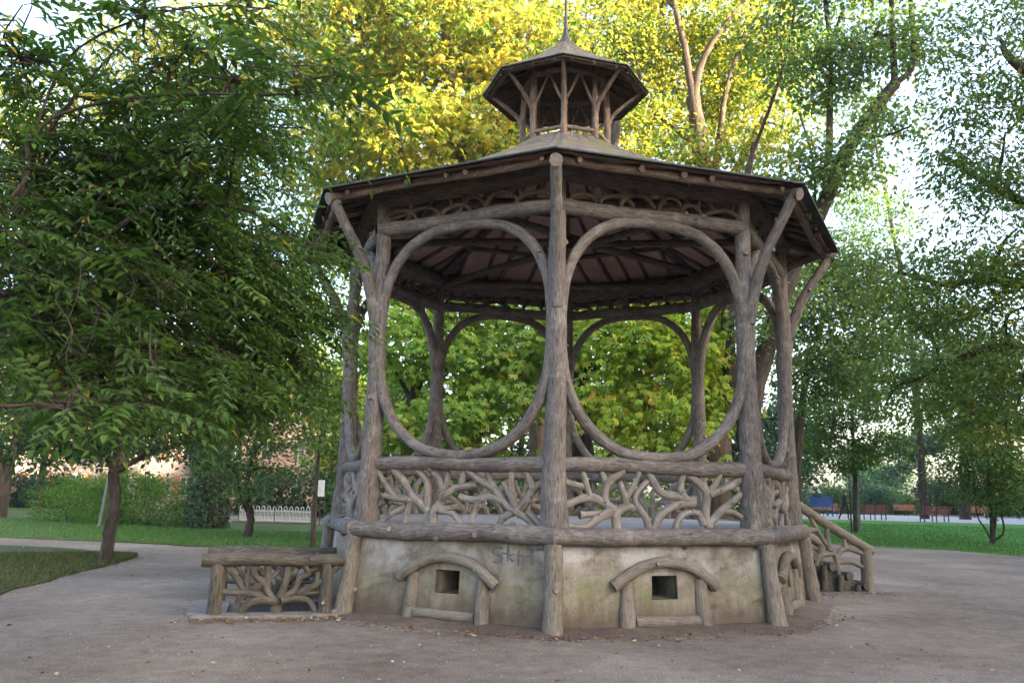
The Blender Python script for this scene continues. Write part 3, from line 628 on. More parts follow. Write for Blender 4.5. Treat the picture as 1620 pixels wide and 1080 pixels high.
for k in range(8):
    a, e, nr, Ln = face_frame(k, RP)
    P = lambda u, z, o=0.0: a + e * (u * Ln) + nr * o + np.array([0, 0, z])
    b = MB(200 + k); b.tube([P(0, ZB), P(.35, ZB - .015), P(.7, ZB + .015), P(1, ZB)], .105, .095, 12, 7, .05, knots=3, capmi=1).build('beam', [M_POST, M_CUT], band)
    b = MB(210 + k); b.tube([P(-.02, 5.80), P(.5, 5.79), P(1.02, 5.80)], .17, .17, 12, 6, .04).build('wall_plate', M_EAVE, band)
    # hoop
    b = MB(220 + k); hz, cz = (ZB - .10 - (ZH + .10)) / 2, (ZB - .10 + ZH + .10) / 2
    def hp(t):
        c, s = math.cos(t), math.sin(t); ex = 2.62 if s > 0 else 2.3; g = lambda q: math.copysign(abs(q) ** (2 / ex), q); return P(.5 + .480 * g(c), cz + hz * g(s), .015)
    rngs = b.rng
    if k == STAIR_FACE: b.tube([hp(t) for t in np.linspace(0, math.pi, 13)], .075, .075, 11, 3, .05, knots=3, capmi=1)
    else: b.tube([hp(t) for t in np.linspace(-math.pi * .5, math.pi * 1.5, 25)], .073, .073, 11, 3, .05, knots=5, capmi=1)
    b.build('hoop', [M_POST, M_CUT], band)
    # frieze of forked branches
    b = MB(230 + k); m = 6
    for i in range(m):
        u0, u1 = .06 + .88 * i / m, .06 + .88 * (i + 1) / m; um = (u0 + u1) / 2 + b.rng.uniform(-.03, .03)
        pk = ZB + .25 + b.rng.uniform(-.07, .06)
        w_ = (u1 - u0) * b.rng.uniform(.8, 1.6)
        b.tube([P(um + w_ / 2 * math.cos(t), ZB + .06 + (pk - ZB - .06) * math.sin(t), b.rng.normal(0, .012)) for t in np.linspace(math.pi * b.rng.uniform(.85, 1.05), b.rng.uniform(-.05, .3), 8)], .036, .026, 8, 3, .07, knots=1, capmi=1)
        sg = 1 if i % 2 else -1
        b.tube([P(um - sg * w_ * .28, ZB + .19), P(um - sg * w_ * .36, ZB + .29), P(um - sg * w_ * .52, 5.70)], .034, .028, 7, 4, .07)
        if i % 3: b.tube([P(um + sg * w_ * .15, pk - .02), P(um + sg * w_ * .3, 5.70)], .03, .026, 7, 3, .07)
    b.build('frieze', [M_EAVE, M_EAVE], band)  # grey branches given the darker log colour for eave shade
    if k == STAIR_FACE: continue
    b = MB(240 + k); b.tube([P(-.0, ZH), P(.35, ZH + .012), P(.7, ZH - .012), P(1.0, ZH)], .098, .104, 12, 7, .045, knots=3, capmi=1).build('handrail', [M_POST, M_CUT], band)
    b = MB(250 + k)
    zb, zt = ZR + .08, ZH - .06
    for s in panel_strokes(k):
        pts = [P(.03 + .94 * u, zb + (zt - zb) * v, b.rng.normal(0, .018)) for u, v in s]
        ln = sum(np.linalg.norm(pts[i + 1] - pts[i]) for i in range(len(pts) - 1)); r = .061 if ln > .5 else .049
        b.tube(pts, r, r * .76, 9, 3, .08, knots=2 if ln > .35 else 0, cap=2, capmi=1)
    b.build('railing_panel', [M_PALE, M_CUT], band)
# graffiti strokes on the front-left face
def graffiti():
    a0, e, nr, Ln = face_frame(0, 3.86); a1, _, _, L1 = face_frame(0, 3.74)
    def P(X, Y):   # crop pixels of the wall -> wall
        u = (737.5 - 537 + (X / 1375 * 140)) ; px = 740 + X / 1375 * 140; py = 850 + Y / 1080 * 110
        z = 1.0 - (py - 866) / 128.0; u = Ln - (880 - px) / 117.0
        t = (z + .06) / 1.18; r = (a0 + e * u) * (1 - t) + (a1 + e * (u / Ln * L1)) * t + nr * .012; r[2] = z; return r
    b = MB(9)
    for s, r in (([(560, 225), (470, 210), (400, 250), (420, 300), (520, 330), (560, 390), (500, 430), (420, 430)], .0120), ([(655, 140), (650, 280), (650, 410)], .0105), ([(545, 295), (640, 300)], .0090), ([(740, 300), (660, 345), (750, 410)], .0090),
                 ([(828, 250), (828, 460)], .0135), ([(828, 320), (880, 315), (910, 360), (905, 440)], .0090), ([(940, 340), (995, 315)], .0135), ([(960, 205), (1100, 215), (1200, 205)], .0180), ([(1040, 225), (1035, 440)], .0135),
                 ([(290, 700), (350, 620), (420, 610), (400, 700), (380, 770)], .0150), ([(430, 640), (500, 620), (510, 690), (480, 720)], .0135), ([(380, 850), (430, 880), (490, 830)], .0105)):
        C = catmull([P(*q) for q in s], 4)
        for i in range(len(C) - 1):
            p, q = C[i], C[i + 1]; tdir = unit(q - p); sd_ = np.cross(tdir, nr) * r
            b.add([p - sd_ - tdir * r * .4, p + sd_ - tdir * r * .4, q + sd_ + tdir * r * .4, q - sd_ + tdir * r * .4], [(0, 1, 2, 3)])
            b.v[-1] = b.v[-1] + nr * .0004 * (i % 3)
    b.build('graffiti', M_PAINT, band)
graffiti()
# ---- roof
PROF = [(4.56, ZE - .01), (3.9, 5.975), (3.0, 6.33), (2.0, 6.80), (1.2, 7.25), (.70, 7.60)]
def roofshell(prof, th, mat, name, parent, seed, edge_mat, rows=1, jit=0.0):
    b = MB(seed); n = len(prof)
    for k in range(8):
        for top in (1, 0):
            V, B = [], []; m = 13 if jit else 2; sl = 0
            for i, (R, z) in enumerate(prof):
                if i: sl += math.hypot(prof[i - 1][0] - R, prof[i - 1][1] - z)
                p, q = vx(k + 1, R, z), vx(k, R, z)
                for t in np.linspace(0, 1, m):
                    r = p + (q - p) * t; r[2] -= 0 if top else th
                    if jit and 0 < t < 1: r[2] += b.rng.normal(0, jit)
                    V.append(r); B.append((np.linalg.norm(r - p) + (Rk0 := (k * 1.37)) - (R * .38), sl, 0))
            F = [(i * m + j, i * m + j + 1, (i + 1) * m + j + 1, (i + 1) * m + j) for i in range(n - 1) for j in range(m - 1)]
            if not top: F = [f[::-1] for f in F]
            b.add(V, F, B, 0 if top else 1)
        R, z = prof[0]; p, q = vx(k + 1, R, z), vx(k, R, z)
        b.add([p, q, q - [0, 0, th], p - [0, 0, th]], [(0, 3, 2, 1)], None, 1)
        b.tube([vx(k + 1, R + .005, z - th / 2), vx(k, R + .005, z - th / 2)], th * .52, th * .52, 6, 6, .05, mi=1)
    return b.build(name, [mat, edge_mat], parent)
roofshell(PROF, .035, M_SLATE, 'roof_covering', band, 300, M_EDGE, jit=.012)
roofshell([(R - .16, z - .055 + .07) if i == 0 else (R - .05, z - .055) for i, (R, z) in enumerate(PROF)], .02, M_BOARD, 'roof_boarding', band, 301, M_BOARD)
def zroof(R): 
    Rs, zs = [p[0] for p in PROF][::-1], [p[1] for p in PROF][::-1]; return float(np.interp(R, Rs, zs))
for k in range(8):
    b = MB(310 + k); b.tube([vx(k, 4.50, zroof(4.5) - .17), vx(k, 3.6, zroof(3.6) - .19), vx(k, 2.2, zroof(2.2) - .19), vx(k, .75, zroof(.75) - .18)], .085, .065, 10, 6, .05, knots=2, cap=1, capmi=1)
    b.build('hip_rafter', [M_EAVE, M_CUT], band)
    b = MB(320 + k); p, q = vx(k + 1, 4.30, 5.66), vx(k, 4.30, 5.66)
    b.tube([p, p * .6 + q * .4 + b.rng.normal(0, .012, 3), p * .3 + q * .7 + b.rng.normal(0, .012, 3), q], .062, .055, 10, 6, .06, knots=4, capmi=1).build('eave_log', [M_CUP, M_CUT], band)
    for R in (2.55, 1.5):
        b = MB(330 + k + int(R * 10)); p, q = vx(k + 1, R, zroof(R) - .26), vx(k, R, zroof(R) - .26); b.tube([p, (p + q) / 2, q], .05, .05, 8, 5, .05).build('purlin', M_EAVE, band)
    # jack rafters, running square to the eave up to the hip
    c22 = math.cos(R_(22.5)); a_, e_, n_, L_ = face_frame(k, 4.52); half = L_ / 2
    for i in range(7):
        u = (i - 3) / 3.5 * half * .97 + MB(k * 9 + i).rng.normal(0, .07)
        apo0 = 4.50 * c22; apo1 = max(abs(u) / math.tan(R_(22.5)), .75)
        mid_ = (a_ + e_ * half); mid_[2] = 0; dirn = unit(mid_); tan = e_
        pts = []
        for ap in np.linspace(apo0 - .04, apo1, 4):
            p = dirn * ap + tan * u; p[2] = zroof(ap / c22) - .125; pts.append(p)
        if apo0 - apo1 < .3: continue
        if i in (1, 5): pts[0] = pts[0] + dirn * -.1
        b = MB(400 + k * 10 + i); rr_ = b.rng.uniform(.03, .05); b.tube(pts, rr_, .04, 8, 3, .08, cap=1, capmi=1, wob=.01).build('rafter', [M_EAVE, M_CUP], band)
for i, (k0, k1, z) in enumerate(((2, 6, 5.86), (1, 5, 5.99), (3, 7, 5.73), (1, 7, 5.70), (3, 5, 5.72))):
    b = MB(500 + i); p, q = vx(k0, RP - .02, z), vx(k1, RP - .02, z); b.tube([p, p * .66 + q * .34 + [0, 0, .02], p * .33 + q * .67 - [0, 0, .02], q], .07, .065, 10, 6, .05, knots=3, capmi=1).build('tie_beam', [M_EAVE, M_CUT], band)
# ---- cupola
cup = MB(600)
vv = [vx(k, .72, 7.40) for k in range(8)] + [vx(k, .70, 7.585) for k in range(8)]
cup.add(vv, [tuple(range(8, 16))] + [(k, (k + 1) % 8, (k + 1) % 8 + 8, k + 8) for k in range(8)])
cup = cup.build('cupola', M_CUP, band)
CPROF = [(1.455, 8.60), (1.05, 8.845), (.65, 9.11), (.35, 9.34), (.16, 9.52)]
roofshell(CPROF, .03, M_SLATE, 'cupola_roof', cup, 601, M_EDGE, jit=.008)
roofshell([(R - .02, z - .045) for R, z in CPROF], .015, M_EAVE, 'cupola_boarding', cup, 602, M_EAVE)
for k in range(8):
    b = MB(610 + k); RC = .74
    b.tube([vx(k, RC, 7.46), vx(k, RC + .005, 7.95), vx(k, RC - .005, 8.4), vx(k, RC, 8.90)], .058, .048, 10, 6, .07, radii=[.062, .052, .056, .048, .046], knots=2, capmi=1).build('cupola_post', [M_CUP, M_CUT], cup)
    b = MB(620 + k); b.tube([vx(k, RC + .02, 7.98), vx(k, RC + .10, 8.16), vx(k, RC + .33, 8.38), vx(k, 1.30, 8.56)], .04, .032, 8, 5, .06, cap=2, capmi=1).build('brace', [M_CUP, M_CUT], cup)
    for s in (-1, 1):
        b = MB(630 + k * 3 + s); p = vx(k, RC, 8.1); q = vx(k + s, RC, 8.66); q2 = vx(k, RC, 8.66) * .52 + q * .48; md = vx(k, RC, 8.30) * .8 + vx(k + s, RC, 8.30) * .2
        b.tube([p, md, q2], .028, .024, 7, 5, .07).build('brace', M_CUP, cup)
    b = MB(640 + k); p, q = vx(k + 1, RC, 8.70), vx(k, RC, 8.70); b.tube([p, (p + q) / 2, q], .055, .055, 8, 4, .05).build('ring_beam', M_CUP, cup)
    b = MB(650 + k); p, q = vx(k + 1, 1.32, 8.585), vx(k, 1.32, 8.585); b.tube([p, (p + q) / 2, q], .042, .04, 8, 4, .06, cap=3, capmi=1).build('cupola_eave_log', [M_CUP, M_CUT], cup)
    b = MB(660 + k); p, q = vx(k + 1, RC + .01, 7.655), vx(k, RC + .01, 7.655); b.tube([p * .95 + q * .05, (p + q) / 2, q * .95 + p * .05], .038, .038, 8, 4, .06, cap=3, capmi=1).build('sill_log', [M_CUP, M_CUT], cup)
    for i in range(3):
        t = .14 + .36 * i; p = vx(k + 1, 1, 0) * (1 - t) + vx(k, 1, 0) * t
        b = MB(670 + k * 3 + i); b.tube([np.array([*(p * 1.425)[:2], 8.545]), np.array([*(p * .8)[:2], 8.88])], .026, .024, 7, 3, .05, cap=1, capmi=1).build('cupola_rafter', [M_EAVE, M_CUT], cup)
b = MB(690); zz = [9.42, 9.46, 9.52, 9.60, 9.70, 9.80, 9.83, 9.86, 10.3, 10.9]; rr = [.20, .19, .145, .095, .055, .036, .05, .03, .022, .014]
for i in range(len(zz)):
    pass
V = [(r * math.cos(t), r * math.sin(t), z) for z, r in zip(zz, rr) for t in np.linspace(0, 2 * np.pi, 16, endpoint=False)]
b.add(V, [(i * 16 + j, i * 16 + (j + 1) % 16, (i + 1) * 16 + (j + 1) % 16, (i + 1) * 16 + j) for i in range(len(zz) - 1) for j in range(16)] + [tuple(range(len(V) - 16, len(V)))], None, 0, True)
b.build('finial', M_METAL, cup)
# ---- stairs on the far right face
def stairs():
    a0, e, nr, Ln = face_frame(STAIR_FACE, 3.80); n2 = np.array([nr[0], nr[1], 0]); tdir = e  # towards the back
    N0 = np.array([5.55, 2.20, 0.0]); W = 1.3; run = 2.1; st = 6
    st_m = MB(700)
    root_in = N0 - n2 * (run + .1)
    for i in range(st):
        h = DECK * (i + 1) / (st + 1); f = run * (1 - i / st)
        p0 = root_in + n2 * 0; 
        x0, x1 = root_in + n2 * 0 + tdir * .08, root_in + n2 * f + tdir * .08
        c = (x0 + x1) / 2 + tdir * (W - .08) / 2; hh = DECK / (st + 1)
        st_m.box((c[0], c[1], h - hh / 2), (f, W - .1, hh - .004), math.atan2(n2[1], n2[0]))
    stair = st_m.build('staircase', M_RAILING, band)
    for i in range(st):
        h = DECK * (i + 1) / (st + 1); f = run * (1 - i / st)
        b = MB(710 + i); p = root_in + n2 * f + np.array([0, 0, h - .07]); b.tube([p - tdir * .1, p + tdir * (W + .05)], .075, .07, 9, 5, .06, cap=3, capmi=1).build('nosing_log', [M_RAILING, M_RAILING], stair)
        if i < st - 1:
            b = MB(715 + i); b.tube([p - tdir * .03 - n2 * .16 - [0, 0, h * .8], p - tdir * .03 - n2 * .14 - [0, 0, -.02]], .062, .055, 8, 4, .1).build('side_log', [M_RAILING, M_CUT], stair)
    for s, off in ((0, 0.0), (1, W)):
        O = N0 + tdir * off; b = MB(730 + s)
        b.tube([O - [0, 0, .05], O + [0, 0, .72]], .115, .10, 10, 5, .05, cap=2, capmi=1)
        nw = b.build('newel', [M_BASE, M_CUT], stair)
        b = MB(740 + s); top = O - n2 * 2.15 + np.array([0, 0, 1.92]); b.tube([O + n2 * .14 + [0, 0, .70], O - n2 * .9 + [0, 0, 1.22], top], .085, .08, 10, 6, .05, cap=3, capmi=1); b.build('stair_rail', [M_BASE, M_CUT], stair)
        b = MB(750 + s); q = lambda u, z: O - n2 * u + np.array([0, 0, z])
        for pts in ([q(.62, .30), q(.68, .62), q(.95, .95), q(1.25, 1.42)], [q(.80, .72), q(.83, 1.0), q(.78, 1.16)], [q(.67, .58), q(.45, .75), q(.08, .66)], [q(.46, .72), q(.47, .92)], [q(.64, .5), q(.35, .52), q(.1, .42)], [q(.7, .66), q(1.0, .62), q(1.1, .45)], [q(1.05, 1.08), q(1.45, 1.05)], [q(1.7, 1.0), q(1.6, 1.35), q(1.75, 1.7)]):
            b.tube(pts, .05, .04, 8, 4, .07, knots=1, cap=2, capmi=1)
        b.build('stair_panel', [M_BASE, M_CUT], stair)
stairs()

# ------------------------------------------------------------------ fenced cellar stairwell on the left
def stairwell():
    root = empty('stairwell_railing', (-3.85, -2.4, 0), 'low dark log railing with branch lattice round the cellar steps left of the bandstand', 'railing')
    F0, F1 = np.array([-4.42, -3.22, 0]), np.array([-2.98, -2.72, 0]); e = unit(F1 - F0); nb = np.array([-e[1], e[0], 0]); Ln = np.linalg.norm(F1 - F0)
    b = MB(800); 
    for c, sz in (((F0 + F1) / 2 - nb * .05, (Ln + .5, .34, .06)), (F0 - e * .06 + nb * .72, (.5, 1.18, .06)), ((F0 + F1) / 2 + nb * 1.46, (Ln + .5, .3, .06))):
        b.box((c[0], c[1], .012), sz, math.atan2(e[1], e[0]))
    b.build('kerb_slab', M_SLAB, root, bevel=.012)
    c = (F0 + F1) / 2 + e * .16 + nb * .715; b = MB(801); b.box((c[0], c[1], .008), (Ln - .34, 1.16, .012), math.atan2(e[1], e[0])); b.build('stairwell_shade', M_DARK, root)  # flat near-black sheet, painted shade for the stairwell opening
    for s, o in ((0, np.zeros(3)), (1, nb * 1.42)):
        q = lambda u, z, w=0.0: F0 + e * u + o + nb * w + np.array([0, 0, z])
        b = MB(810 + s); b.tube([q(-.16, .70), q(.5, .715), q(1.0, .695), q(Ln + .12, .70)], .088, .082, 12, 7, .06, knots=3, cap=3, capmi=0).build('handrail', M_RAILING, root)
        for u in (0.03, Ln - .12):
            b = MB(820 + s * 3 + int(u)); b.tube([q(u, .02), q(u + .01, .35), q(u, .66)], .092, .08, 10, 5, .06, knots=2, capmi=1).build('railing_post', [M_RAILING, M_CUT], root)
        b = MB(830 + s); h = Ln / 1.0
        k = lambda X, Y: q((X - 180) / (1370 - 180) * (Ln + .02) - .0, (810 - Y) / (810 - 270) * .70, b.rng.normal(0, .02))
        for pts, r in (([(790, 800), (790, 700), (790, 640)], .08), ([(780, 680), (690, 560), (690, 440), (690, 320)], .05), ([(700, 520), (570, 420), (550, 330)], .045), ([(740, 630), (540, 590), (270, 570)], .045), ([(560, 600), (460, 540), (380, 430), (300, 340)], .045),
                       ([(490, 560), (490, 390)], .042), ([(560, 560), (640, 470), (600, 440)], .04), ([(430, 590), (425, 680)], .04), ([(760, 660), (620, 650), (500, 700), (450, 790)], .055), ([(800, 680), (840, 560), (870, 450), (880, 330)], .052), ([(860, 480), (770, 430)], .04), ([(740, 430), (800, 360)], .035),
                       ([(880, 430), (960, 380), (930, 355)], .038), ([(830, 640), (960, 560), (1000, 450), (1080, 400), (1040, 320)], .05), ([(1060, 400), (1150, 350)], .04), ([(990, 600), (1150, 520), (1260, 430), (1380, 330)], .05), ([(1170, 500), (1180, 390)], .04), ([(1040, 590), (1280, 580)], .04), ([(820, 660), (960, 640), (1100, 660), (1180, 790)], .05), ([(1220, 560), (1260, 480)], .04), ([(390, 420), (330, 345)], .05)):
            b.tube([k(*p) for p in pts], r, r * .8, 9, 4, .08, knots=1, cap=2, capmi=0)
        b.build('railing_panel', M_RAILING, root)
stairwell()

# ------------------------------------------------------------------ buildings
def building(label, c, rz, size, mat, storeys, cols, roof_h=2.2, shutters=False, front_only=True, group=None):
    L, D, H = size; root = empty('apartment_building', (c[0], c[1], 0), label, 'building', group)
    ux = np.array([math.cos(rz), math.sin(rz), 0]); uy = np.array([-math.sin(rz), math.cos(rz), 0]); O = np.array([c[0], c[1], 0.0])
    ax = np.array([ux, uy, [0, 0, 1]])
    sh = H / storeys; ww, wh = 1.1, sh * .55
    b = MB(1); 
    # front wall as a grid with window openings
    us = [-L / 2]; 
    for i in range(cols):
        m = -L / 2 + L * (i + .5) / cols; us += [m - ww / 2, m + ww / 2]
    us.append(L / 2); zs = [-.3]
    for j in range(storeys): zs += [sh * j + sh * .28, sh * j + sh * .28 + wh]
    zs.append(H); V = [O + ux * u - uy * D / 2 + np.array([0, 0, z]) for z in zs for u in us]; n = len(us)
    F = [(i * n + j, i * n + j + 1, (i + 1) * n + j + 1, (i + 1) * n + j) for i in range(len(zs) - 1) for j in range(n - 1) if not (i % 2 == 1 and j % 2 == 1)]
    b.add(V, F)
    c8 = [O + ux * x * L / 2 + uy * y * D / 2 + np.array([0, 0, z]) for z in (-.3, H) for y in (-1, 1) for x in (-1, 1)]
    b.add(c8, [(2, 6, 7, 3), (0, 4, 6, 2), (1, 3, 7, 5), (4, 5, 7, 6)]); b.build('wall', mat, root)
    r = MB(2); e = .5; q = lambda x, y, z: O + ux * x + uy * y + np.array([0, 0, z])
    r.add([q(-L / 2 - e, -D / 2 - e, H), q(L / 2 + e, -D / 2 - e, H), q(L / 2 + e, D / 2 + e, H), q(-L / 2 - e, D / 2 + e, H), q(-L / 2 + 2, 0, H + roof_h), q(L / 2 - 2, 0, H + roof_h)],
          [(0, 1, 5, 4), (1, 2, 5), (2, 3, 4, 5), (3, 0, 4), (3, 2, 1, 0)]); r.build('roof', M_TILE, root)
    for j in range(storeys):
        for i in range(cols):
            m = -L / 2 + L * (i + .5) / cols; z0 = sh * j + sh * .28; f = MB(3)
            for x, z, sx, sz in ((-ww / 2 + .05, wh / 2, .1, wh), (ww / 2 - .05, wh / 2, .1, wh), (0, .05, ww - .2, .1), (0, wh - .05, ww - .2, .1), (0, wh / 2, .07, wh - .2), (0, wh * .55, ww - .2, .05)):
                p = q(m + x, -D / 2 + .12, z0 + z); f.box(p, (sx, .08, sz), 0, 0, 1, ax)
            if shutters:
                for s in (-1, 1): f.box(q(m + s * (ww / 2 + .32), -D / 2 - .04, z0 + wh / 2), (.56, .05, wh), 0, 1, 1, ax)
            w_ = f.build('window', [M_FRAME, M_SHUTTER], root)
            g = MB(4); g.box(q(m, -D / 2 + .2, z0 + wh / 2), (ww, .03, wh), 0, 0, 1, ax); g.build('pane', M_GLASS, w_)
    return root
p = base_at(170, 92); building('cream building with ochre shutters far behind the bright hedge on the left', p, R_(32), (34, 10, 13), M_RENDER, 4, 11, 2.2, True)
p = base_at(500, 88); building('pink building with clay roof glimpsed over the white picket fence', p, R_(10), (17, 9, 10), M_SALMON, 3, 6)
# added unseen block: keeps the low sun off everything but the treetops
building('unseen apartment block added at the right to block the low sun', (56.0, 6.0), R_(-90), (124, 12, 26.0), M_RENDER, 7, 24, 1.6)

# ------------------------------------------------------------------ trees
def L_(*pts): return [at(*p) for p in pts]
b0 = base_at(745, 31)
tree('chestnut_tree', 'tall golden chestnut with sunlit crown behind the left half of the bandstand roof', 'tree', b0,
     [([b0, at(742, 560, 31), at(735, 420, 31), at(725, 200, 31.5), at(700, 20, 32), at(690, -160, 33)], .42, .12), ([at(735, 430, 31), at(660, 300, 31), at(590, 150, 32), at(560, -40, 33)], .2, .06), ([at(728, 300, 31), at(790, 190, 31), at(840, 40, 31)], .16, .05)],
     lob((560, 60, 33, (3.2, 3, 2.6)), (690, 50, 32, (3.2, 3, 2.6)), (830, 90, 32, (2.8, 2.6, 2.2)), (640, 210, 31, (3.0, 2.6, 1.7)), (760, 190, 31, (2.4, 2.2, 1.5)), (545, 240, 33, (2.0, 2, 1.6)), (590, 330, 32, (2.0, 2, 1.1)), (760, -130, 33, (4, 4, 2.6)), (580, -120, 34, (4, 4, 2.6))),
     L_GOLD, 1700, 17, .8, .25, .09, 11, True, M_TRUNK2, bias=-.05, tonevar=.72)
b0 = base_at(640, 28)
tree('chestnut_tree', 'low green chestnut seen through the left arch of the bandstand', 'tree', b0,
     [([b0, at(650, 640, 28), at(690, 560, 28.5), at(720, 480, 29)], .22, .06), ([at(655, 640, 28), at(610, 560, 28)], .1, .04)],
     lob((640, 540, 27.5, (2.0, 1.8, 1.1)), (740, 570, 27.5, (2.0, 1.8, 1.1)), (610, 670, 27, (1.5, 1.4, .8)), (700, 660, 26, (1.8, 1.4, .7)), (790, 640, 26.5, (1.6, 1.4, .9)), (830, 540, 28, (1.8, 1.8, 1.2)), (720, 470, 29, (2.6, 2.2, 1.1)), (640, 730, 27.5, (1.4, 1.2, .5)), (760, 730, 27.5, (1.6, 1.2, .5))),
     L_CHEST, 640, 17, .62, .22, .085, 12, True)
b0 = base_at(925, 28)
tree('chestnut_tree', 'yellowing green chestnut on a thick trunk seen through the right arch', 'tree', b0,
     [([b0, at(922, 720, 28), at(918, 560, 28), at(930, 420, 28), at(960, 300, 28.5), at(980, 150, 29)], .42, .14), ([at(920, 600, 28), at(990, 520, 27), at(1060, 470, 26)], .14, .05)],
     lob((1000, 540, 25.5, (1.9, 1.7, 1.2)), (1070, 570, 25.5, (1.6, 1.6, 1.2)), (1050, 660, 25, (1.5, 1.3, .8)), (975, 640, 25.3, (1.3, 1.2, .9)), (1100, 480, 27, (1.8, 1.8, 1.2)), (980, 440, 27, (2.2, 2, 1.1)), (1130, 620, 26.5, (1.2, 1.2, 1.2)), (1060, 725, 25.3, (1.3, 1.1, .45)), (900, 500, 27.5, (1.2, 1.2, 1.2))),
     L_LIME, 640, 17, .62, .22, .085, 13, True)
b0 = base_at(1140, 32)
tree('maple_tree', 'golden green maple with a bare forked trunk rising right of the cupola', 'tree', b0,
     [([b0, at(1138, 640, 32), at(1122, 420, 31), at(1112, 262, 31), at(1097, 155, 31)], .45, .26), ([at(1097, 160, 31), at(1086, 90, 31), at(1066, 0, 31), at(1040, -110, 32)], .16, .06), ([at(1097, 158, 31), at(1108, 105, 31), at(1136, 55, 31), at(1200, -30, 32)], .17, .06),
      ([at(1107, 235, 31), at(1070, 205, 31), at(1025, 160, 31.5), at(1000, 60, 32)], .14, .05), ([at(1127, 300, 31.5), at(1142, 190, 32), at(1152, 130, 32), at(1185, 30, 32.5), at(1200, -90, 33)], .15, .05), ([at(1130, 330, 31.5), at(1185, 230, 32), at(1235, 130, 32.5), at(1260, 0, 33)], .2, .07), ([at(1066, 10, 31), at(985, -60, 32)], .1, .05)],
     lob((965, 90, 32, (2.3, 2.2, 1.8)), (1050, 30, 32.5, (2.4, 2.2, 1.6)), (1170, 50, 33, (2.2, 2.2, 1.7)), (1030, 190, 31.5, (1.6, 1.5, .9)), (1090, 230, 29.5, (1.8, 1.5, .7)), (1180, 250, 30, (1.7, 1.5, .8)), (1240, 200, 32, (1.5, 1.5, 1.0)), (1010, -120, 33, (4, 4, 2.5)), (1210, -90, 33, (3.2, 3.2, 2.2)), (1140, 150, 33.5, (1.8, 1.6, 1.1)), (1000, 250, 31, (1.6, 1.4, .8)), (1100, 100, 34.5, (3, 2, 2.2)), (1230, 90, 35, (2, 2, 2)), (960, 190, 33, (2, 2, 1.3)), (1180, 180, 34.5, (2, 2, 1.2))),
     L_GOLD, 1750, 18, .8, .22, .13, 14, False, M_TRUNK2, bias=-.12, tonevar=.7)
b0 = base_at(1195, 26)
tree('plane_tree', 'tall dark-limbed tree with sparse crown leaning right behind the bandstand', 'tree', b0,
     [([b0, at(1190, 740, 26), at(1182, 660, 26)], .42, .36), ([at(1184, 680, 26), at(1158, 590, 26), at(1152, 500, 26), at(1165, 380, 26.5), at(1182, 290, 27), at(1192, 225, 27)], .28, .07), ([at(1188, 250, 27), at(1225, 150, 27), at(1250, 60, 27), at(1262, -40, 27)], .06, .03), ([at(1183, 675, 26), at(1210, 560, 26), at(1250, 440, 26), at(1300, 330, 26), at(1345, 230, 26), at(1395, 160, 26), at(1418, 130, 26)], .30, .16),
      ([at(1415, 132, 26), at(1412, 60, 26), at(1408, -60, 26)], .11, .06), ([at(1408, 140, 26), at(1445, 100, 26), at(1442, 0, 26), at(1460, -80, 26)], .10, .05), ([at(1305, 330, 26), at(1312, 200, 26.5), at(1312, 60, 27), at(1296, -60, 27)], .13, .06), ([at(1314, 70, 27), at(1335, 10, 27)], .06, .04), ([at(1360, 215, 26), at(1400, 215, 26), at(1440, 200, 25.5)], .06, .03), ([at(1290, 350, 26), at(1287, 260, 25.5), at(1265, 180, 25.5)], .05, .03)],
     lob((1290, 110, 26, (1.5, 1.4, 1.1)), (1375, 60, 26, (1.5, 1.4, 1.1)), (1440, 60, 26, (1.0, 1, .8)), (1330, 250, 25, (1.2, 1.2, .8)), (1270, 260, 25, (1.0, 1, .7)), (1240, 60, 27, (1.3, 1.3, 1.1)), (1400, 190, 25.5, (1.0, 1, .7)), (1310, -40, 27, (1.8, 1.8, 1.2)), (1430, -60, 26, (1.6, 1.6, 1.1)), (1215, 330, 25.5, (1.1, 1, .8)), (1200, 500, 25.5, (.9, .9, .8)), (1240, 450, 27, (1.0, .9, .8))),
     L_PALE, 900, 15, .62, .17, .12, 15, False, twig=.5, bias=.1)
b0 = base_at(1258, 36)
tree('maple_tree', 'green maple standing just right of the bandstand posts', 'tree', b0,
     [([b0, at(1262, 720, 36), at(1275, 600, 36), at(1310, 480, 36)], .22, .08)],
     lob((1300, 470, 34, (1.9, 1.8, 1.2)), (1350, 560, 34, (1.9, 1.8, 1.3)), (1280, 600, 34, (1.5, 1.5, 1.2)), (1350, 430, 35, (1.6, 1.6, 1.1)), (1290, 390, 35, (1.3, 1.3, .9)), (1400, 500, 36, (1.5, 1.5, 1.2)), (1250, 540, 35, (1.1, 1.1, 1.4))),
     L_PALE, 760, 18, .62, .18, .13, 16, False, bias=.1)
b0 = base_at(1462, 70)
tree('lime_tree', 'pale green tree filling the gap right of the roof, under the leaning limb', 'tree', b0,
     [([b0 - [0, 0, .1], at(1455, 700, 69), at(1440, 520, 67), at(1410, 350, 65), at(1380, 200, 64)], .3, .1)],
     lob((1385, 350, 62, (3.2, 3, 2.2)), (1340, 280, 62, (2.6, 2.4, 2.0)), (1440, 470, 62, (3.2, 3, 2.0)), (1370, 580, 62, (3.4, 3.2, 2.2)), (1350, 160, 62, (2.0, 1.9, 1.6)), (1450, 620, 63, (3.4, 3.2, 2.0)), (1300, 450, 62, (2.6, 2.4, 2.2)), (1530, 560, 64, (3, 3, 2))),
     L_PALE, 760, 17, .9, .27, .18, 25)
b0 = base_at(850, 43)
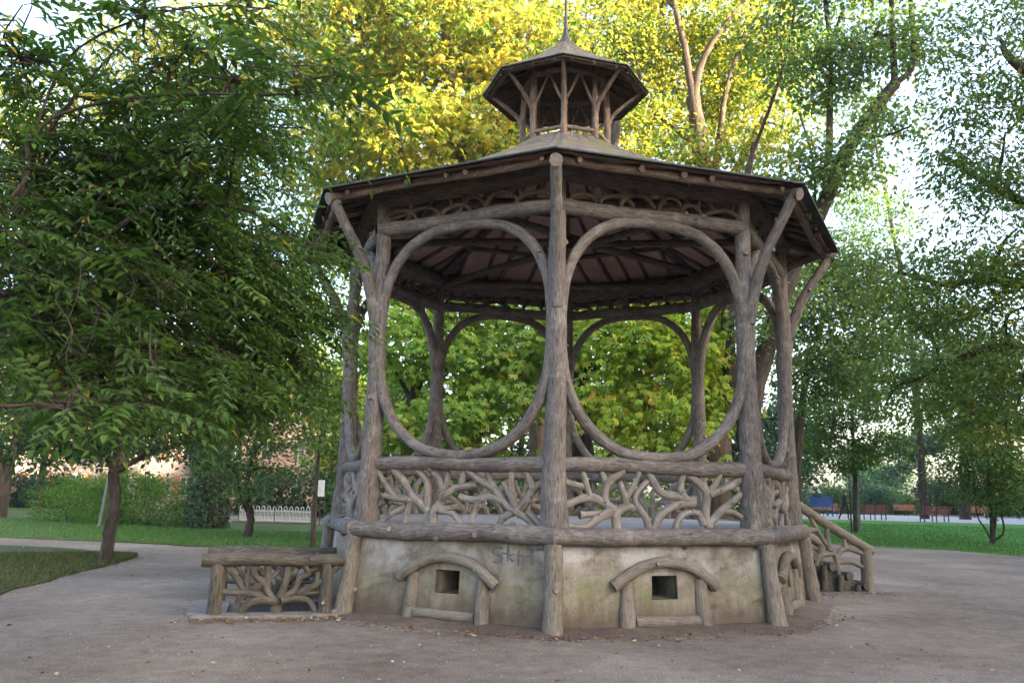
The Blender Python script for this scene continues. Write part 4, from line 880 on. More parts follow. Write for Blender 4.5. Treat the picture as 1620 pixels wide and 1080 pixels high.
tree('maple_tree', 'broad golden maple farther back whose crown fills the sky on both sides of the cupola', 'tree', b0,
     [([b0 - [0, 0, .1], at(850, 600, 43), at(850, 350, 43), at(850, 100, 44), at(845, -80, 45)], .45, .12)],
     lob((480, 60, 44, (2.6, 2.4, 2.2)), (570, 150, 43, (3.2, 3, 2.4)), (660, 30, 44, (3.6, 3.2, 2.8)), (790, 60, 44, (3.6, 3.2, 2.8)), (920, 40, 44, (3.6, 3.2, 2.8)), (1010, 150, 43, (3.0, 3, 2.4)), (880, 190, 42, (3.2, 3, 2.0)), (720, 200, 42, (3.2, 3, 2.0)), (610, 270, 42, (2.8, 2.6, 1.8)), (1090, 200, 43, (2.4, 2.4, 1.8)), (860, -120, 45, (6, 5, 3)), (1060, 20, 45, (3, 3, 2.6)), (1160, 110, 45, (2.6, 2.4, 2.2))),
     L_GOLD, 1700, 17, .95, .30, .20, 26, False, M_TRUNK2, tonevar=.75, bias=.04)
b0 = np.array([9.2, -3.2, 0.0])
tree('elm_tree', 'fine leaved tree overhanging the right edge with drooping dark branches', 'tree', b0,
     [([b0, b0 + [0, 0, 2.0], b0 + [-.2, .2, 4.2], b0 + [-.3, .4, 7]], .24, .10), ([b0 + [-.1, .1, 2.6], at(1640, 560, 12.5), at(1540, 560, 12.5), at(1450, 600, 13)], .09, .02), ([b0 + [-.2, .2, 4.0], at(1640, 330, 12), at(1560, 290, 12), at(1480, 240, 12.5)], .09, .02), ([b0 + [-.2, .3, 3.3], at(1620, 450, 12), at(1500, 450, 12.5), at(1420, 430, 13)], .08, .02), ([b0 + [-.2, .3, 5], at(1640, 130, 11), at(1580, 60, 11)], .08, .02)],
     lob((1610, 70, 11, (1.2, 1.1, .8)), (1590, 210, 11.3, (1.0, 1, .7)), (1540, 270, 12, (.8, .8, .4)), (1610, 360, 11.5, (1.1, 1, .7)), (1510, 450, 12, (1.0, 1.0, .5)), (1420, 420, 13, (.8, .8, .35)), (1560, 560, 12, (1.1, 1, .5)), (1470, 600, 12.7, (.8, .8, .3)), (1610, 640, 12, (.9, .9, .4)), (1440, 510, 13, (.7, .7, .35)), (1640, 480, 11.5, (1, 1, .8)), (1400, 640, 13.5, (.5, .5, .18)), (1540, 660, 12.5, (.8, .8, .3))),
     L_ELM, 820, 27, .33, .085, .038, 17, False, M_TWIG, twig=.45, bias=.12, flat=.25, twr=.008)
b0 = base_at(1351, 44)
t_ = tree('young_maple', 'young staked maple with round crown beyond the stair rail', 'tree', b0,
     [([b0, at(1351, 740, 44), at(1348, 660, 44), at(1345, 600, 44)], .11, .05)],
     lob((1340, 640, 44, (1.9, 1.8, 1.4)), (1300, 700, 44, (1.3, 1.3, .8)), (1390, 700, 44, (1.3, 1.3, .8)), (1350, 580, 44, (1.3, 1.3, 1.0)), (1345, 725, 43.5, (1.5, 1.2, .5))), L_MID, 560, 18, .55, .17, .12, 18, bias=.12)
b = MB(1); p = base_at(1345, 43.6); b.tube([p - [0, 0, .05], p + [0, 0, 1.9]], .045, .04, 7, 2, .03); b.build('stake', M_TWIG, t_)
b0 = np.array([16.53, 20.84, 0.03])
tree('shrub_tree', 'multi-stemmed small tree on the mown lawn at the right', 'tree', b0,
     [([b0, b0 + [.05, 0, 1.0], at(1562, 740, 39), at(1550, 660, 39)], .10, .04), ([b0, b0 + [.1, 0, .5], at(1582, 760, 39), at(1600, 690, 39)], .08, .03), ([b0 + [0, 0, .1], at(1588, 840, 39), at(1584, 800, 39), at(1600, 740, 38.5)], .045, .02), ([b0 + [0, 0, .1], at(1558, 835, 39), at(1545, 810, 39), at(1540, 740, 39)], .04, .02)],
     lob((1560, 690, 39, (1.7, 1.7, 1.3)), (1610, 640, 39, (1.7, 1.7, 1.4)), (1520, 650, 39, (1.6, 1.6, 1.2)), (1510, 740, 39, (1.0, 1, .6)), (1600, 760, 38.6, (1.0, 1, .6)), (1560, 580, 39, (1.7, 1.7, 1.2)), (1555, 760, 38.8, (1.1, 1, .5)), (1535, 775, 38.6, (.9, .9, .45)), (1595, 790, 38.4, (.9, .9, .4)), (1570, 725, 38, (1.4, 1.2, .7))), L_MID, 950, 22, .5, .13, .085, 19, M_TWIG and False, bias=.15)
# --- left side
b0 = base_at(330, 38.5)
tree('ivy_clad_tree', 'old tree with a thick ivy-clad trunk on the left lawn', 'tree', b0,
     [([b0 - [0, 0, .1], at(330, 800, 38.5), at(332, 720, 38.5), at(335, 600, 38.5), at(345, 450, 39), at(370, 300, 39), at(390, 150, 40)], .75, .2), ([at(336, 600, 38.5), at(420, 480, 38.5), at(480, 380, 38)], .22, .08)],
     lob((300, 600, 38, (2.6, 2.4, 1.3)), (390, 560, 38, (2.6, 2.4, 1.5)), (460, 480, 37, (2.2, 2.2, 1.4)), (480, 370, 37, (2.2, 2.2, 1.4)), (420, 300, 39, (2.8, 2.6, 1.8)), (470, 230, 40, (2.4, 2.4, 1.6)), (330, 380, 40, (3, 3, 2.2)), (370, 180, 40, (3.2, 3, 2.2)), (470, 600, 37.5, (1.8, 1.6, 1.0)), (260, 480, 40, (3, 3, 2)), (440, 120, 41, (2.4, 2.4, 1.5)), (540, 330, 41, (2, 2, 1.7)), (530, 430, 41, (1.9, 1.9, 1.6)), (510, 540, 40, (1.8, 1.8, 1.5)), (540, 640, 40, (1.6, 1.6, 1.4))),
     L_BROWN, 1250, 20, .85, .22, .14, 20, bias=-.1)
rng = np.random.default_rng(77)
iv = bpy.data.objects['ivy_clad_tree']; a = rng.uniform(0, 6.28, 2600); z = rng.uniform(0, 3.8, 2600); rr = .74 - z * .03 + rng.uniform(0, .18, 2600)
P = np.stack([b0[0] + np.cos(a) * rr, b0[1] + np.sin(a) * rr, z], 1); Nn = np.stack([np.cos(a), np.sin(a), np.full(2600, .4)], 1)
V, F, T = leaf_geo(P, np.tile([0, 0, -1.0], (2600, 1)) + rng.normal(0, .5, (2600, 3)), Nn, rng.uniform(.09, .17, 2600), rng.uniform(.08, .13, 2600), rng.random(2600)); fast_mesh('ivy', V, F, L_DARK, T, iv)
b0 = base_at(190, 44)
tree('lime_tree', 'tall yellowing tree high above the bright hedge, seen through the near leaves', 'tree', b0,
     [([b0 - [0, 0, .1], at(195, 650, 44), at(200, 450, 44), at(210, 250, 45), at(220, 50, 46)], .35, .12)],
     lob((90, 180, 45, (3.4, 3, 2.6)), (210, 100, 46, (3.6, 3.2, 2.8)), (330, 60, 46, (3.2, 3, 2.4)), (250, 250, 45, (3.4, 3, 2.4)), (120, 330, 45, (3.2, 3, 2)), (350, 180, 46, (2.6, 2.6, 2)), (10, 280, 45, (3, 3, 2)), (420, 20, 46, (2.4, 2.4, 1.8))),
     L_GOLD, 900, 18, .95, .28, .17, 24, False, M_TRUNK2, bias=-.05)
b0 = base_at(395, 31); b0[2] = .03
tree('small_tree', 'small spreading tree with a short leaning trunk in front of the white fence', 'tree', b0,
     [([b0, at(397, 815, 31), at(390, 770, 31), at(400, 720, 31)], .15, .07), ([at(396, 815, 31), at(384, 795, 31), at(375, 750, 31)], .06, .03)],
     lob((400, 690, 31, (1.5, 1.4, .8)), (345, 730, 31, (1.1, 1, .55)), (455, 680, 31, (1.2, 1.1, .6)), (420, 620, 31, (1.4, 1.3, .9)), (380, 770, 30.5, (.8, .7, .35)), (430, 745, 31, (.9, .8, .35)), (350, 660, 31, (1.0, 1, .7))), L_MID, 360, 17, .45, .14, .085, 21, bias=-.05)
b0 = base_at(500, 26.2); b0[2] = .03
t_ = tree('young_tree', 'slender sapling tied to a stake left of the bandstand', 'tree', b0,
     [([b0, at(501, 760, 26.2), at(508, 680, 26.2), at(520, 590, 26.2)], .055, .03)],
     lob((525, 650, 26, (.8, .7, .6)), (500, 600, 26, (.8, .7, .6)), (545, 700, 25.7, (.5, .5, .3)), (540, 610, 26, (.6, .6, .5)), (505, 700, 26, (.7, .6, .3))), L_MID, 170, 15, .36, .13, .07, 22, twr=.012)
b = MB(2); p = base_at(497, 26.1); b.tube([p - [0, 0, .05], p + [0, 0, 1.5]], .045, .04, 7, 2, .03); b.build('stake', M_TWIG, t_)
b0 = np.array([-9.72, 4.18, 0.02])
tree('cherry_tree', 'small dark-barked tree on the near left lawn with spreading crown', 'tree', b0,
     [([b0 - [0, 0, .05], b0 + [.01, 0, .15], b0 + [.05, 0, .7], b0 + [.09, 0, 1.3], at(180, 745, 21)], .135, .105), ([at(180, 748, 21), at(165, 715, 21), at(120, 660, 21), at(80, 600, 21)], .09, .03), ([at(181, 746, 21), at(230, 720, 21), at(290, 700, 20.8), at(350, 660, 20.6)], .08, .025), ([at(180, 745, 21), at(190, 680, 21), at(200, 600, 21)], .09, .03)],
     lob((90, 620, 21, (1.6, 1.5, .7)), (250, 630, 21, (1.6, 1.5, .8)), (180, 560, 21, (2, 2, 1.0)), (340, 640, 20.5, (1.1, 1, .6)), (40, 700, 20.5, (.9, .9, .45)), (120, 700, 20.5, (.7, .7, .35)), (290, 700, 20.5, (.8, .7, .35)), (60, 520, 22, (2, 2, 1))), L_DARK, 1000, 19, .42, .125, .075, 23, bias=.1)
# near tree: compound leaves on drooping sprays, trunk just outside the frame
def near_tree():
    rng = np.random.default_rng(31); b0 = np.array([-6.4, -9.3, 0.0])
    root = empty('walnut_tree', tuple(b0), 'large near tree with long compound leaves hanging over the left side', 'tree')
    t = MB(31); f1 = b0 + [.15, .1, 2.2]; limbs = []
    def limb(pts, r0, r1): t.tube(pts, r0, r1, 9 if r0 > .05 else 6, 6, .05, wob=r0 * .1); limbs.append(catmull(pts, 6))
    limb([b0 - [0, 0, .1], b0 + [.05, 0, 1.1], f1], .26, .19)
    limb([f1, at(-40, 400, 7.3), at(50, 250, 7.4), at(120, 150, 7.4), at(200, 60, 7.2)], .036, .008)
    limb([f1, at(-20, 340, 7), at(50, 215, 7), at(130, 170, 6.8), at(290, 150, 6.2), at(410, 150, 5.6), at(500, 150, 5.1)], .021, .005)
    limb([f1, at(-60, 480, 6.8), at(90, 430, 7), at(240, 330, 7), at(380, 330, 7), at(470, 380, 7.6)], .034, .009)
    limb([f1, at(-60, 560, 7), at(100, 520, 7.6), at(260, 470, 8.2), at(420, 500, 8.6), at(500, 560, 9)], .036, .009)
    limb([at(50, 215, 7), at(110, 90, 6.8), at(220, 30, 6.4), at(330, 10, 6), at(430, 15, 5.6)], .012, .005)
    limb([f1, at(-60, 640, 6), at(60, 640, 6), at(150, 660, 6.1)], .014, .006)
    limb([at(120, 150, 7), at(180, 170, 7.2), at(230, 220, 7.2)], .02, .008)
    LB = [(60, 280, 8, (1.4, 1.3, 1.0), 5), (190, 250, 7.6, (1.0, .9, .7), 3.6), (300, 240, 6.8, (.7, .7, .4), 1.7), (380, 130, 5.9, (.45, .45, .18), .8), (455, 125, 5.2, (.34, .34, .10), .6), (270, 90, 6.3, (.6, .6, .25), 1.0),
          (390, 15, 5.7, (.35, .4, .10), .5), (230, 20, 6.4, (.5, .5, .15), .6), (220, 430, 7.6, (1.1, 1.0, .6), 4.6), (80, 480, 7, (1.1, 1, .6), 4.6), (345, 440, 8, (.85, .85, .5), 4.6), (390, 550, 9, (.75, .65, .55), 4.2), (290, 560, 8, (1.0, .9, .5), 5.5),
          (160, 590, 7, (.9, .9, .4), 4.5), (110, 645, 6.1, (.5, .45, .12), .8), (430, 450, 8.6, (.4, .4, .3), 1.4), (30, 90, 7.4, (.8, .8, .4), 2.2), (310, 350, 7.4, (.7, .7, .35), 2.0), (370, 625, 9.3, (.75, .6, .45), 3.2), (40, 390, 7, (1, 1, .6), 3.2), (140, 340, 8.2, (1.2, 1.1, .7), 5), (230, 160, 7.2, (.7, .7, .3), 1.4), (460, 500, 8.8, (.5, .45, .35), 2.0), (440, 390, 8.4, (.5, .45, .3), 1.5), (380, 190, 6.8, (.5, .5, .2), .8)]
    lobes = lob(*[x[:4] for x in LB]); dens = [x[4] for x in LB]
    cen = []; li = []
    for i, ((c, r), dd) in enumerate(zip(lobes, dens)):
        n = int(dd * 42); d = rand_dirs(rng, n); q = np.array(c) + d * (rng.random((n, 1)) ** .45) * np.array(r); cen.append(q); li += [i] * n
    # the two single sprays crossing the left eave, and the small tip beside the post
    extra = [at(485, 385, 8.3), at(478, 412, 8.3), at(470, 400, 8.4), at(480, 150, 4.9), at(470, 95, 5.0), at(500, 130, 4.8), at(450, 60, 5.0), at(510, 500, 8.8), at(500, 560, 8.9), at(490, 640, 8.9), at(455, 470, 8.5)]
    P0 = np.vstack(cen + [np.array(extra)]); n = len(P0)
    lc = np.array([l[0] for l in lobes]); 
    outd = P0 - b0; outd[:, 2] = 0; outd = unit(outd)
    D = unit(outd * .38 + rng.normal(0, .62, (n, 3)) * np.array([1, 1, .42])); D[-len(extra):] = unit(np.tile(outd[-1], (len(extra), 1)) + rng.normal(0, .12, (len(extra), 3)) * np.array([1, 1, .3]) + np.array([.5, .1, .22]))
    SL = rng.uniform(.34, .66, n); SL[-len(extra):] = .58; K = 13; A_, P_, N_, L__, W_, T_ = [], [], [], [], [], []
    tone = rng.random(n); yel = rng.random(n) < .03; szs = rng.uniform(.6, 1.15, n)
    V, F, B = [], [], []
    for i in range(n):
        d = D[i]; up = np.array([0, 0, 1.]) + rng.normal(0, .25, 3); s = np.cross(d, up); s /= np.linalg.norm(s); nn = np.cross(s, d)
        ts = np.linspace(0, 1, 5); sp = P0[i] + np.outer(ts, d) * SL[i] - np.outer(ts ** 2, [0, 0, 1]) * SL[i] * rng.uniform(.15, .5)
        t.tube(sp, .0045, .002, 3, 1, 0.0)
        tl = np.linspace(.15, 1, K); pp = P0[i] + np.outer(tl, d) * SL[i] - np.outer(tl ** 2, [0, 0, 1]) * (P0[i] + d * SL[i] - sp[-1])[2] / 1.0
        for j in range(K):
            side = 1 if j % 2 else -1
            if j == K - 1: ax = d + np.array([0, 0, -.4])
            else: ax = s * side * 1.0 + d * .55 + np.array([0, 0, -.28]) + rng.normal(0, .12, 3)
            A_.append(ax); P_.append(pp[j]); N_.append(nn + rng.normal(0, .18, 3)); L__.append((.108 - .03 * abs(tl[j] - .6)) * szs[i] * rng.uniform(.75, 1.15)); W_.append(.040 * szs[i] * rng.uniform(.8, 1.15))
            T_.append(1.0 if yel[i] and rng.random() < .4 else min(.93, tone[i] * .55 + rng.random() * .4))
        # twig back to the lobe centre
    for i in rng.choice(len(li), 520, replace=False):
        c = lc[li[i]]; Eall = limbs
        md = (c + P0[i]) / 2 + rng.normal(0, .08, 3); t.tube([c, md, P0[i]], .011, .005, 4, 3, .03)
    for i, c in enumerate(lc):
        E = np.vstack(limbs[1:]); q = E[np.argmin(np.linalg.norm(E - c, axis=1))]
        t.tube([q, (q + c) / 2 + [0, 0, .1], c], .014, .008, 5, 4, .04)
    # bare hanging twigs at the lower left
    for _ in range(26):
        q = at(rng.uniform(20, 330), rng.uniform(380, 540), rng.uniform(5.8, 7.2)); h = rng.normal(0, .16, 2); e = q + np.array([h[0], h[1], -rng.uniform(.3, .7)])
        m1 = q * .65 + e * .35 + rng.normal(0, .05, 3); m2 = q * .3 + e * .7 + rng.normal(0, .05, 3); t.tube([q, m1, m2, e], .0045, .0018, 4, 3, .03)
        for _k in range(2): t.tube([m1, (m1 + m2) / 2 + rng.normal(0, .05, 3), m2 + rng.normal(0, .14, 3)], .003, .0015, 3, 3, .03)
    for q0, q1 in ((at(470, 420, 8.5), at(520, 372, 8.3)), (at(470, 420, 8.5), at(505, 395, 8.3)), (at(500, 540, 9), at(540, 500, 8.8))): t.tube([q0, (q0 + q1) / 2 + [0, 0, .04], q1], .008, .005, 5, 3, .03)
    t.build('trunk', M_TWIG, root)
    V, F, T = leaf_geo(np.array(P_), np.array(A_), np.array(N_), np.array(L__), np.array(W_), np.array(T_), True, .2, .18); fast_mesh('crown', V, F, L_NEAR, T, root)
near_tree()
# --- shrubs and hedges
def bush(name, label, cat, px, d, lobes, mat, n, per, rc, L, W, seed, group=None):
    rng = np.random.default_rng(seed); b0 = base_at(px, d); root = empty(name, tuple(b0), label, cat, group)
    t = MB(seed)
    for c, r in lobes:
        c = np.array(c); t.tube([b0 * [0, 0, 1] + [c[0], c[1], -.05], (c + [c[0], c[1], b0[2]]) / 2 + rng.normal(0, .1, 3), c], .05, .02, 6, 4, .05)
    t.build('stem', M_TWIG, root)
    cl, idx = clumps_in(rng, lobes, n, .5); cl[:, 2] = np.maximum(cl[:, 2], b0[2] + .12)
    V, F, T = foliage(rng, cl, b0, per, rc, L, W, False, .6, 0, .4, .15); V[:, 2] = np.maximum(V[:, 2], b0[2] + .01); fast_mesh('foliage', V, F, mat, T, root); return root
def lz(*rows):
    out = []
    for px, d, z, r in rows:
        p = base_at(px, d); out.append((np.array([p[0], p[1], p[2] + z]), r))
    return out
bush('hedge', 'long bright green hedge behind the dark-barked tree on the left', 'hedge', 205, 40, lz((110, 46, .9, (1.9, 1.5, 1.0)), (150, 44, 1.0, (1.8, 1.5, 1.2)), (195, 42, 1.1, (1.8, 1.5, 1.3)), (240, 41, 1.0, (1.6, 1.4, 1.2)), (280, 40, .9, (1.5, 1.4, 1.1)), (312, 39.8, .8, (1.0, 1.1, .9)), (215, 43, 1.7, (1.4, 1.2, .7)), (130, 47, 1.4, (1.4, 1.2, .7))), L_HEDGE, 900, 22, .42, .13, .06, 41)
bush('hedge', 'dark hedge at the far left edge beyond the lawn', 'hedge', 45, 74, lz((-10, 76, 1.2, (3, 2, 1.6)), (30, 75, 1.1, (3, 2, 1.5)), (70, 74, 1.0, (2.4, 2, 1.4)), (100, 72, 1.1, (2, 2, 1.5))), L_DARK, 420, 18, .6, .26, .16, 42)
bush('hedge', 'dark uneven hedge behind the white picket fence', 'hedge', 470, 56, lz((380, 60, 1.5, (2.4, 1.6, 1.9)), (430, 58, 1.3, (2.2, 1.6, 1.6)), (480, 57, 1.5, (2.2, 1.6, 1.9)), (530, 56, 1.3, (2.2, 1.6, 1.7)), (575, 56, 1.6, (2, 1.6, 2.0))), L_DARK, 620, 18, .55, .24, .14, 43)
for i, (px, d, w_, h, mt, lb) in enumerate(((1300, 84, 4.0, 2.6, L_MID, 'green shrub behind the blue playground panel'), (1365, 88, 3.6, 3.0, L_BLUE, 'bluish round shrub behind the lamp post and left of the grey pines'), (1410, 92, 3.6, 2.2, L_MID, 'light green low shrub above the white parked car'),
        (1490, 96, 5.0, 3.2, L_DARK, 'dark shrub behind the right brown bench'), (1560, 98, 5, 3.0, L_DARK, 'dark shrub behind the multi-stemmed tree'), (1615, 96, 4, 2.6, L_MID, 'green shrub at the right edge behind the paving'))):
    bush('shrub', lb, 'shrub', px, d, lz((px - 20, d, h * .42, (w_ * .6, 2, h * .5)), (px + 20, d + 1, h * .40, (w_ * .55, 2, h * .5)), (px, d + .5, h * .65, (w_ * .5, 1.8, h * .45))), mt, 320, 16, .6, .26, .16, 50 + i, 'shrubs beyond the paving')
for i, (px, d, w_, h, mt, lb) in enumerate(((700, 52, 4.5, 3.0, L_MID, 'green shrub seen through the left lattice behind the bandstand'), (800, 50, 4.0, 2.6, L_DARK, 'dark shrub behind the front post of the bandstand'), (960, 54, 4.5, 2.4, L_CHEST, 'pale green shrub left in the right lattice view'), (1180, 56, 5.0, 3.4, L_MID, 'tall green shrub behind the right front post'), (600, 50, 3.6, 3.0, L_MID, 'green shrub between left posts behind the bandstand'), (1100, 60, 4.5, 3.0, L_DARK, 'dark shrub seen beneath the right arch'))):
    bush('shrub', lb, 'shrub', px, d, lz((px - 25, d, h * .42, (w_ * .6, 2, h * .5)), (px + 25, d + 1, h * .40, (w_ * .55, 2, h * .5)), (px, d + .5, h * .65, (w_ * .5, 1.8, h * .45))), mt, 260, 16, .55, .22, .13, 60 + i, 'shrubs behind the bandstand')
# --- trees of the far edge of the park
FAR = [(60, 70, 30, 9, 5.0, L_DARK, 'dark tree above the far left hedge'), (190, 66, 31, 11, 5.0, L_DARK, 'dark tree standing over the bright hedge'), (520, 62, 32, 12, 4.2, L_BROWN, 'turning tree over the pink building'), (620, 66, 34, 13, 5, L_MID, 'broad tree seen left through the bandstand'),
       (820, 60, 33, 12, 5, L_DARK, 'dark tree behind the front post'), (960, 58, 35, 12, 5, L_CHEST, 'light tree in the middle of the right arch'), (1150, 64, 35, 12, 5, L_DARK, 'dark tree behind the right front post'), (1250, 70, 36, 10, 4.2, L_BLUE, 'bluish tree right of the bandstand behind the playground'),
       (1455, 100, 44, 8.5, 4.4, L_BLUE, 'grey-blue tree with pale trunk behind the right brown bench'), (1385, 112, 45, 9, 4.6, L_BLUE, 'bluish distant tree left of the grey-blue one'), (1590, 104, 46, 9, 5, L_MID, 'green distant tree at the right edge')]
for i, (px, d, sd_, h, w_, mt, lb) in enumerate(FAR):
    b0 = base_at(px, d); lo = []
    rg = np.random.default_rng(sd_ * 7 + i)
    for q in range(9):
        a = rg.uniform(0, 6.28); r = rg.uniform(.1, .75) * w_; z = h * rg.uniform(.28, .9); k = 1 - .55 * max(0, z / h - .45); lo.append((b0 + np.array([math.cos(a) * r * k, math.sin(a) * r * k, z]), (w_ * .42 * k, w_ * .42 * k, h * .14)))
    tree('background_tree', lb, 'tree', b0, [([b0 - [0, 0, .1], b0 + [.1, 0, h * .3], b0 + [.2, .1, h * .6], b0 + [.1, .1, h * .85]], .3, .08)], lo, mt, 430, 16, 1.0, .34, .22, 80 + i, group='trees along the far edge of the park')
b0 = base_at(1526, 72); tree('background_tree', 'tree with a straight grey trunk standing right of the right brown bench', 'tree', b0, [([b0 - [0, 0, .1], at(1526, 780, 72), at(1524, 700, 72), at(1520, 560, 72)], .42, .2)], lob((1510, 600, 72, (4, 3.5, 2.5)), (1540, 520, 72, (4, 3.5, 2.8)), (1480, 540, 74, (3.5, 3.2, 2.5))), L_MID, 330, 16, .9, .3, .19, 96, group='trees along the far edge of the park')
b0 = base_at(2, 50); tree('twin_trunk_tree', 'tree with two dark slanting trunks at the left edge', 'tree', b0, [([b0 - [0, 0, .1], at(8, 760, 50), at(20, 720, 50), at(40, 650, 50)], .36, .18), ([b0 - [0, 0, .1], at(0, 760, 50), at(-8, 690, 50), at(-20, 600, 50)], .38, .2)], lob((40, 620, 50, (3.4, 3, 1.6)), (100, 660, 49, (2.6, 2.4, 1.1)), (-30, 580, 50, (3, 3, 2)), (60, 520, 51, (3.4, 3, 2)), (20, 420, 52, (4, 4, 2.4)), (140, 430, 53, (4, 4, 2.4)), (110, 300, 55, (4, 4, 2.6)), (230, 300, 55, (4, 4, 2.6))), L_DARK, 800, 17, .85, .24, .14, 97)

# ------------------------------------------------------------------ small things of the park
def bench(label, px, d, rz, wood, group='slatted park benches round the paving'):
    p = base_at(px, d); root = empty('park_bench', tuple(p), label, 'bench', group)
    c, s = math.cos(rz), math.sin(rz); q = lambda x, y, z: p + np.array([x * c - y * s, x * s + y * c, z]); L = 1.85
    ax = np.array([[c, s, 0], [-s, c, 0], [0, 0, 1]])
    b = MB(1); [b.box(q(0, y, .45), (L, .085, .035), 0, 0, 1, ax) for y in (-.2, -.1, 0, .1, .2)]; b.build('seat', wood, root, bevel=.006)
    b = MB(2); tl = np.array([[c, s, 0], np.array([-s, c, 0]) * .97 + [0, 0, -.22], np.array([-s, c, 0]) * .22 + [0, 0, .97]])
    [b.box(q(0, .27 + i * .028, .55 + i * .115), (L, .03, .095), 0, 0, 1, tl) for i in range(4)]; b.build('backrest', wood, root, bevel=.006)
    for x in (-.78, 0, .78):
        b = MB(3); b.box(q(x, -.2, .21), (.05, .05, .42), 0, 0, 1, ax); b.box(q(x, .25, .23), (.05, .05, .46), 0, 0, 1, ax); b.box(q(x, .02, .405), (.05, .4, .04), 0, 0, 1, ax); b.box(q(x, .345, .70), (.045, .035, .52), 0, 0, 1, tl)
        lg = b.build('leg', M_IRON, root)
        if x: b = MB(4); b.box(q(x, .0, .68), (.06, .48, .035), 0, 0, 1, ax); b.box(q(x, -.2, .56), (.045, .045, .21), 0, 0, 1, ax); b.build('armrest', M_IRON, lg)
bench('brown slatted bench seen from behind just right of the lamp post', 1379, 61, R_(196), M_BENCH)
bench('brown slatted bench seen from behind, left of the grey trunk', 1476, 60, R_(190), M_BENCH)
bench('orange bench facing us between the two brown benches', 1432, 84, R_(6), M_BENCH2)
bench('orange bench facing us right of the grey trunk', 1540, 80, R_(-20), M_BENCH2)
bench('orange bench by the blue playground panel', 1313, 74, R_(20), M_BENCH2)
bench('brown bench seen low through the right lattice of the bandstand', 1080, 47, R_(180), M_BENCH)
def lamp(label, px, d, h, lean=0.0, mat=M_GALV):
    p = base_at(px, d); root = empty('street_lamp', tuple(p), label, 'lamp post', 'park lamp posts')
    t = p + np.array([lean, 0, h]); b = MB(1); b.tube([p - [0, 0, .05], p * .97 + t * .03, p * .96 + t * .04, t], .06, .045, 12, 3, 0, radii=[.085, .085, .06, .045]); b.build('pole', mat, root)
    b = MB(2); zz = [0, .04, .1, .42, .5, .56, .6]; rr = [.05, .12, .15, .22, .30, .16, .03]
    V = [(t[0] + r * math.cos(a), t[1] + r * math.sin(a), t[2] + z) for z, r in zip(zz, rr) for a in np.linspace(0, 6.283, 12, endpoint=False)]; b.add(V, [(i * 12 + j, i * 12 + (j + 1) % 12, (i + 1) * 12 + (j + 1) % 12, (i + 1) * 12 + j) for i in range(6) for j in range(12)], None, 0, True); b.build('lantern', M_GALV, root)
lamp('slim grey lamp post beside the young staked maple', 1358, 46, 3.6)
lamp('pale grey lamp post in front of the bright hedge, beside the dark-barked tree', 161, 39.5, 4.2, .4)
lamp('thin grey lamp post far left before the dark hedge', 66, 70, 4.6)
# sign on a post
p = base_at(507, 42); root = empty('park_sign', tuple(p), 'white notice board on a thin post left of the bandstand', 'sign')
b = MB(1); b.tube([p - [0, 0, .05], p + [0, 0, 2.15]], .025, .025, 8, 2, 0); b.build('post', M_IRON, root)
b = MB(2); b.box(p + [0, -.05, 1.72], (.36, .025, .74)); b.build('board', M_WHITE, root, bevel=.004)
# white fence with hooped tops
def fence():
    A, B = base_at(380, 45.2), base_at(494, 43.4); e = unit(B - A); Ln = np.linalg.norm(B - A); root = empty('picket_fence', tuple(A), 'low white hooped metal fence on the left lawn', 'fence')
    n = 13; w_ = Ln / n
    b = MB(1)
    for z in (.16, .60): b.tube([A + [0, 0, z], B + [0, 0, z]], .017, .017, 6, 1, 0)
    b.build('rail', M_WHITE, root)
    for i in range(n):
        b = MB(2); u0, u1 = (i + .12) * w_, (i + .62) * w_
        b.tube([A + e * u0 + [0, 0, .04]] + [A + e * ((u0 + u1) / 2 - math.cos(t) * (u1 - u0) / 2) + np.array([0, 0, .70 + .13 * math.sin(t)]) for t in np.linspace(0, math.pi, 6)] + [A + e * u1 + [0, 0, .04]], .017, .017, 6, 2, 0)
        b.tube([A + e * (u1 + w_ * .25) + [0, 0, .04], A + e * (u1 + w_ * .25) + [0, 0, .66]], .015, .015, 6, 1, 0); b.tube([A + e * ((u0 + u1) / 2) + [0, 0, .1], A + e * ((u0 + u1) / 2) + [0, 0, .66]], .015, .015, 6, 1, 0)
        b.build('hoop', M_WHITE, root)
    for u in (0, .5, 1.0):
        q = A + e * Ln * u; b = MB(3); b.tube([q - [0, 0, .05], q + [0, 0, .86]], .03, .03, 8, 1, 0); b.build('fence_post', M_GREEN_STEEL, root)
    b = MB(5); c = (A + B) / 2; b.box((c[0], c[1], .05), (Ln + .6, .22, .1), math.atan2(e[1], e[0])); b.build('kerb', M_SLAB, root)
fence()
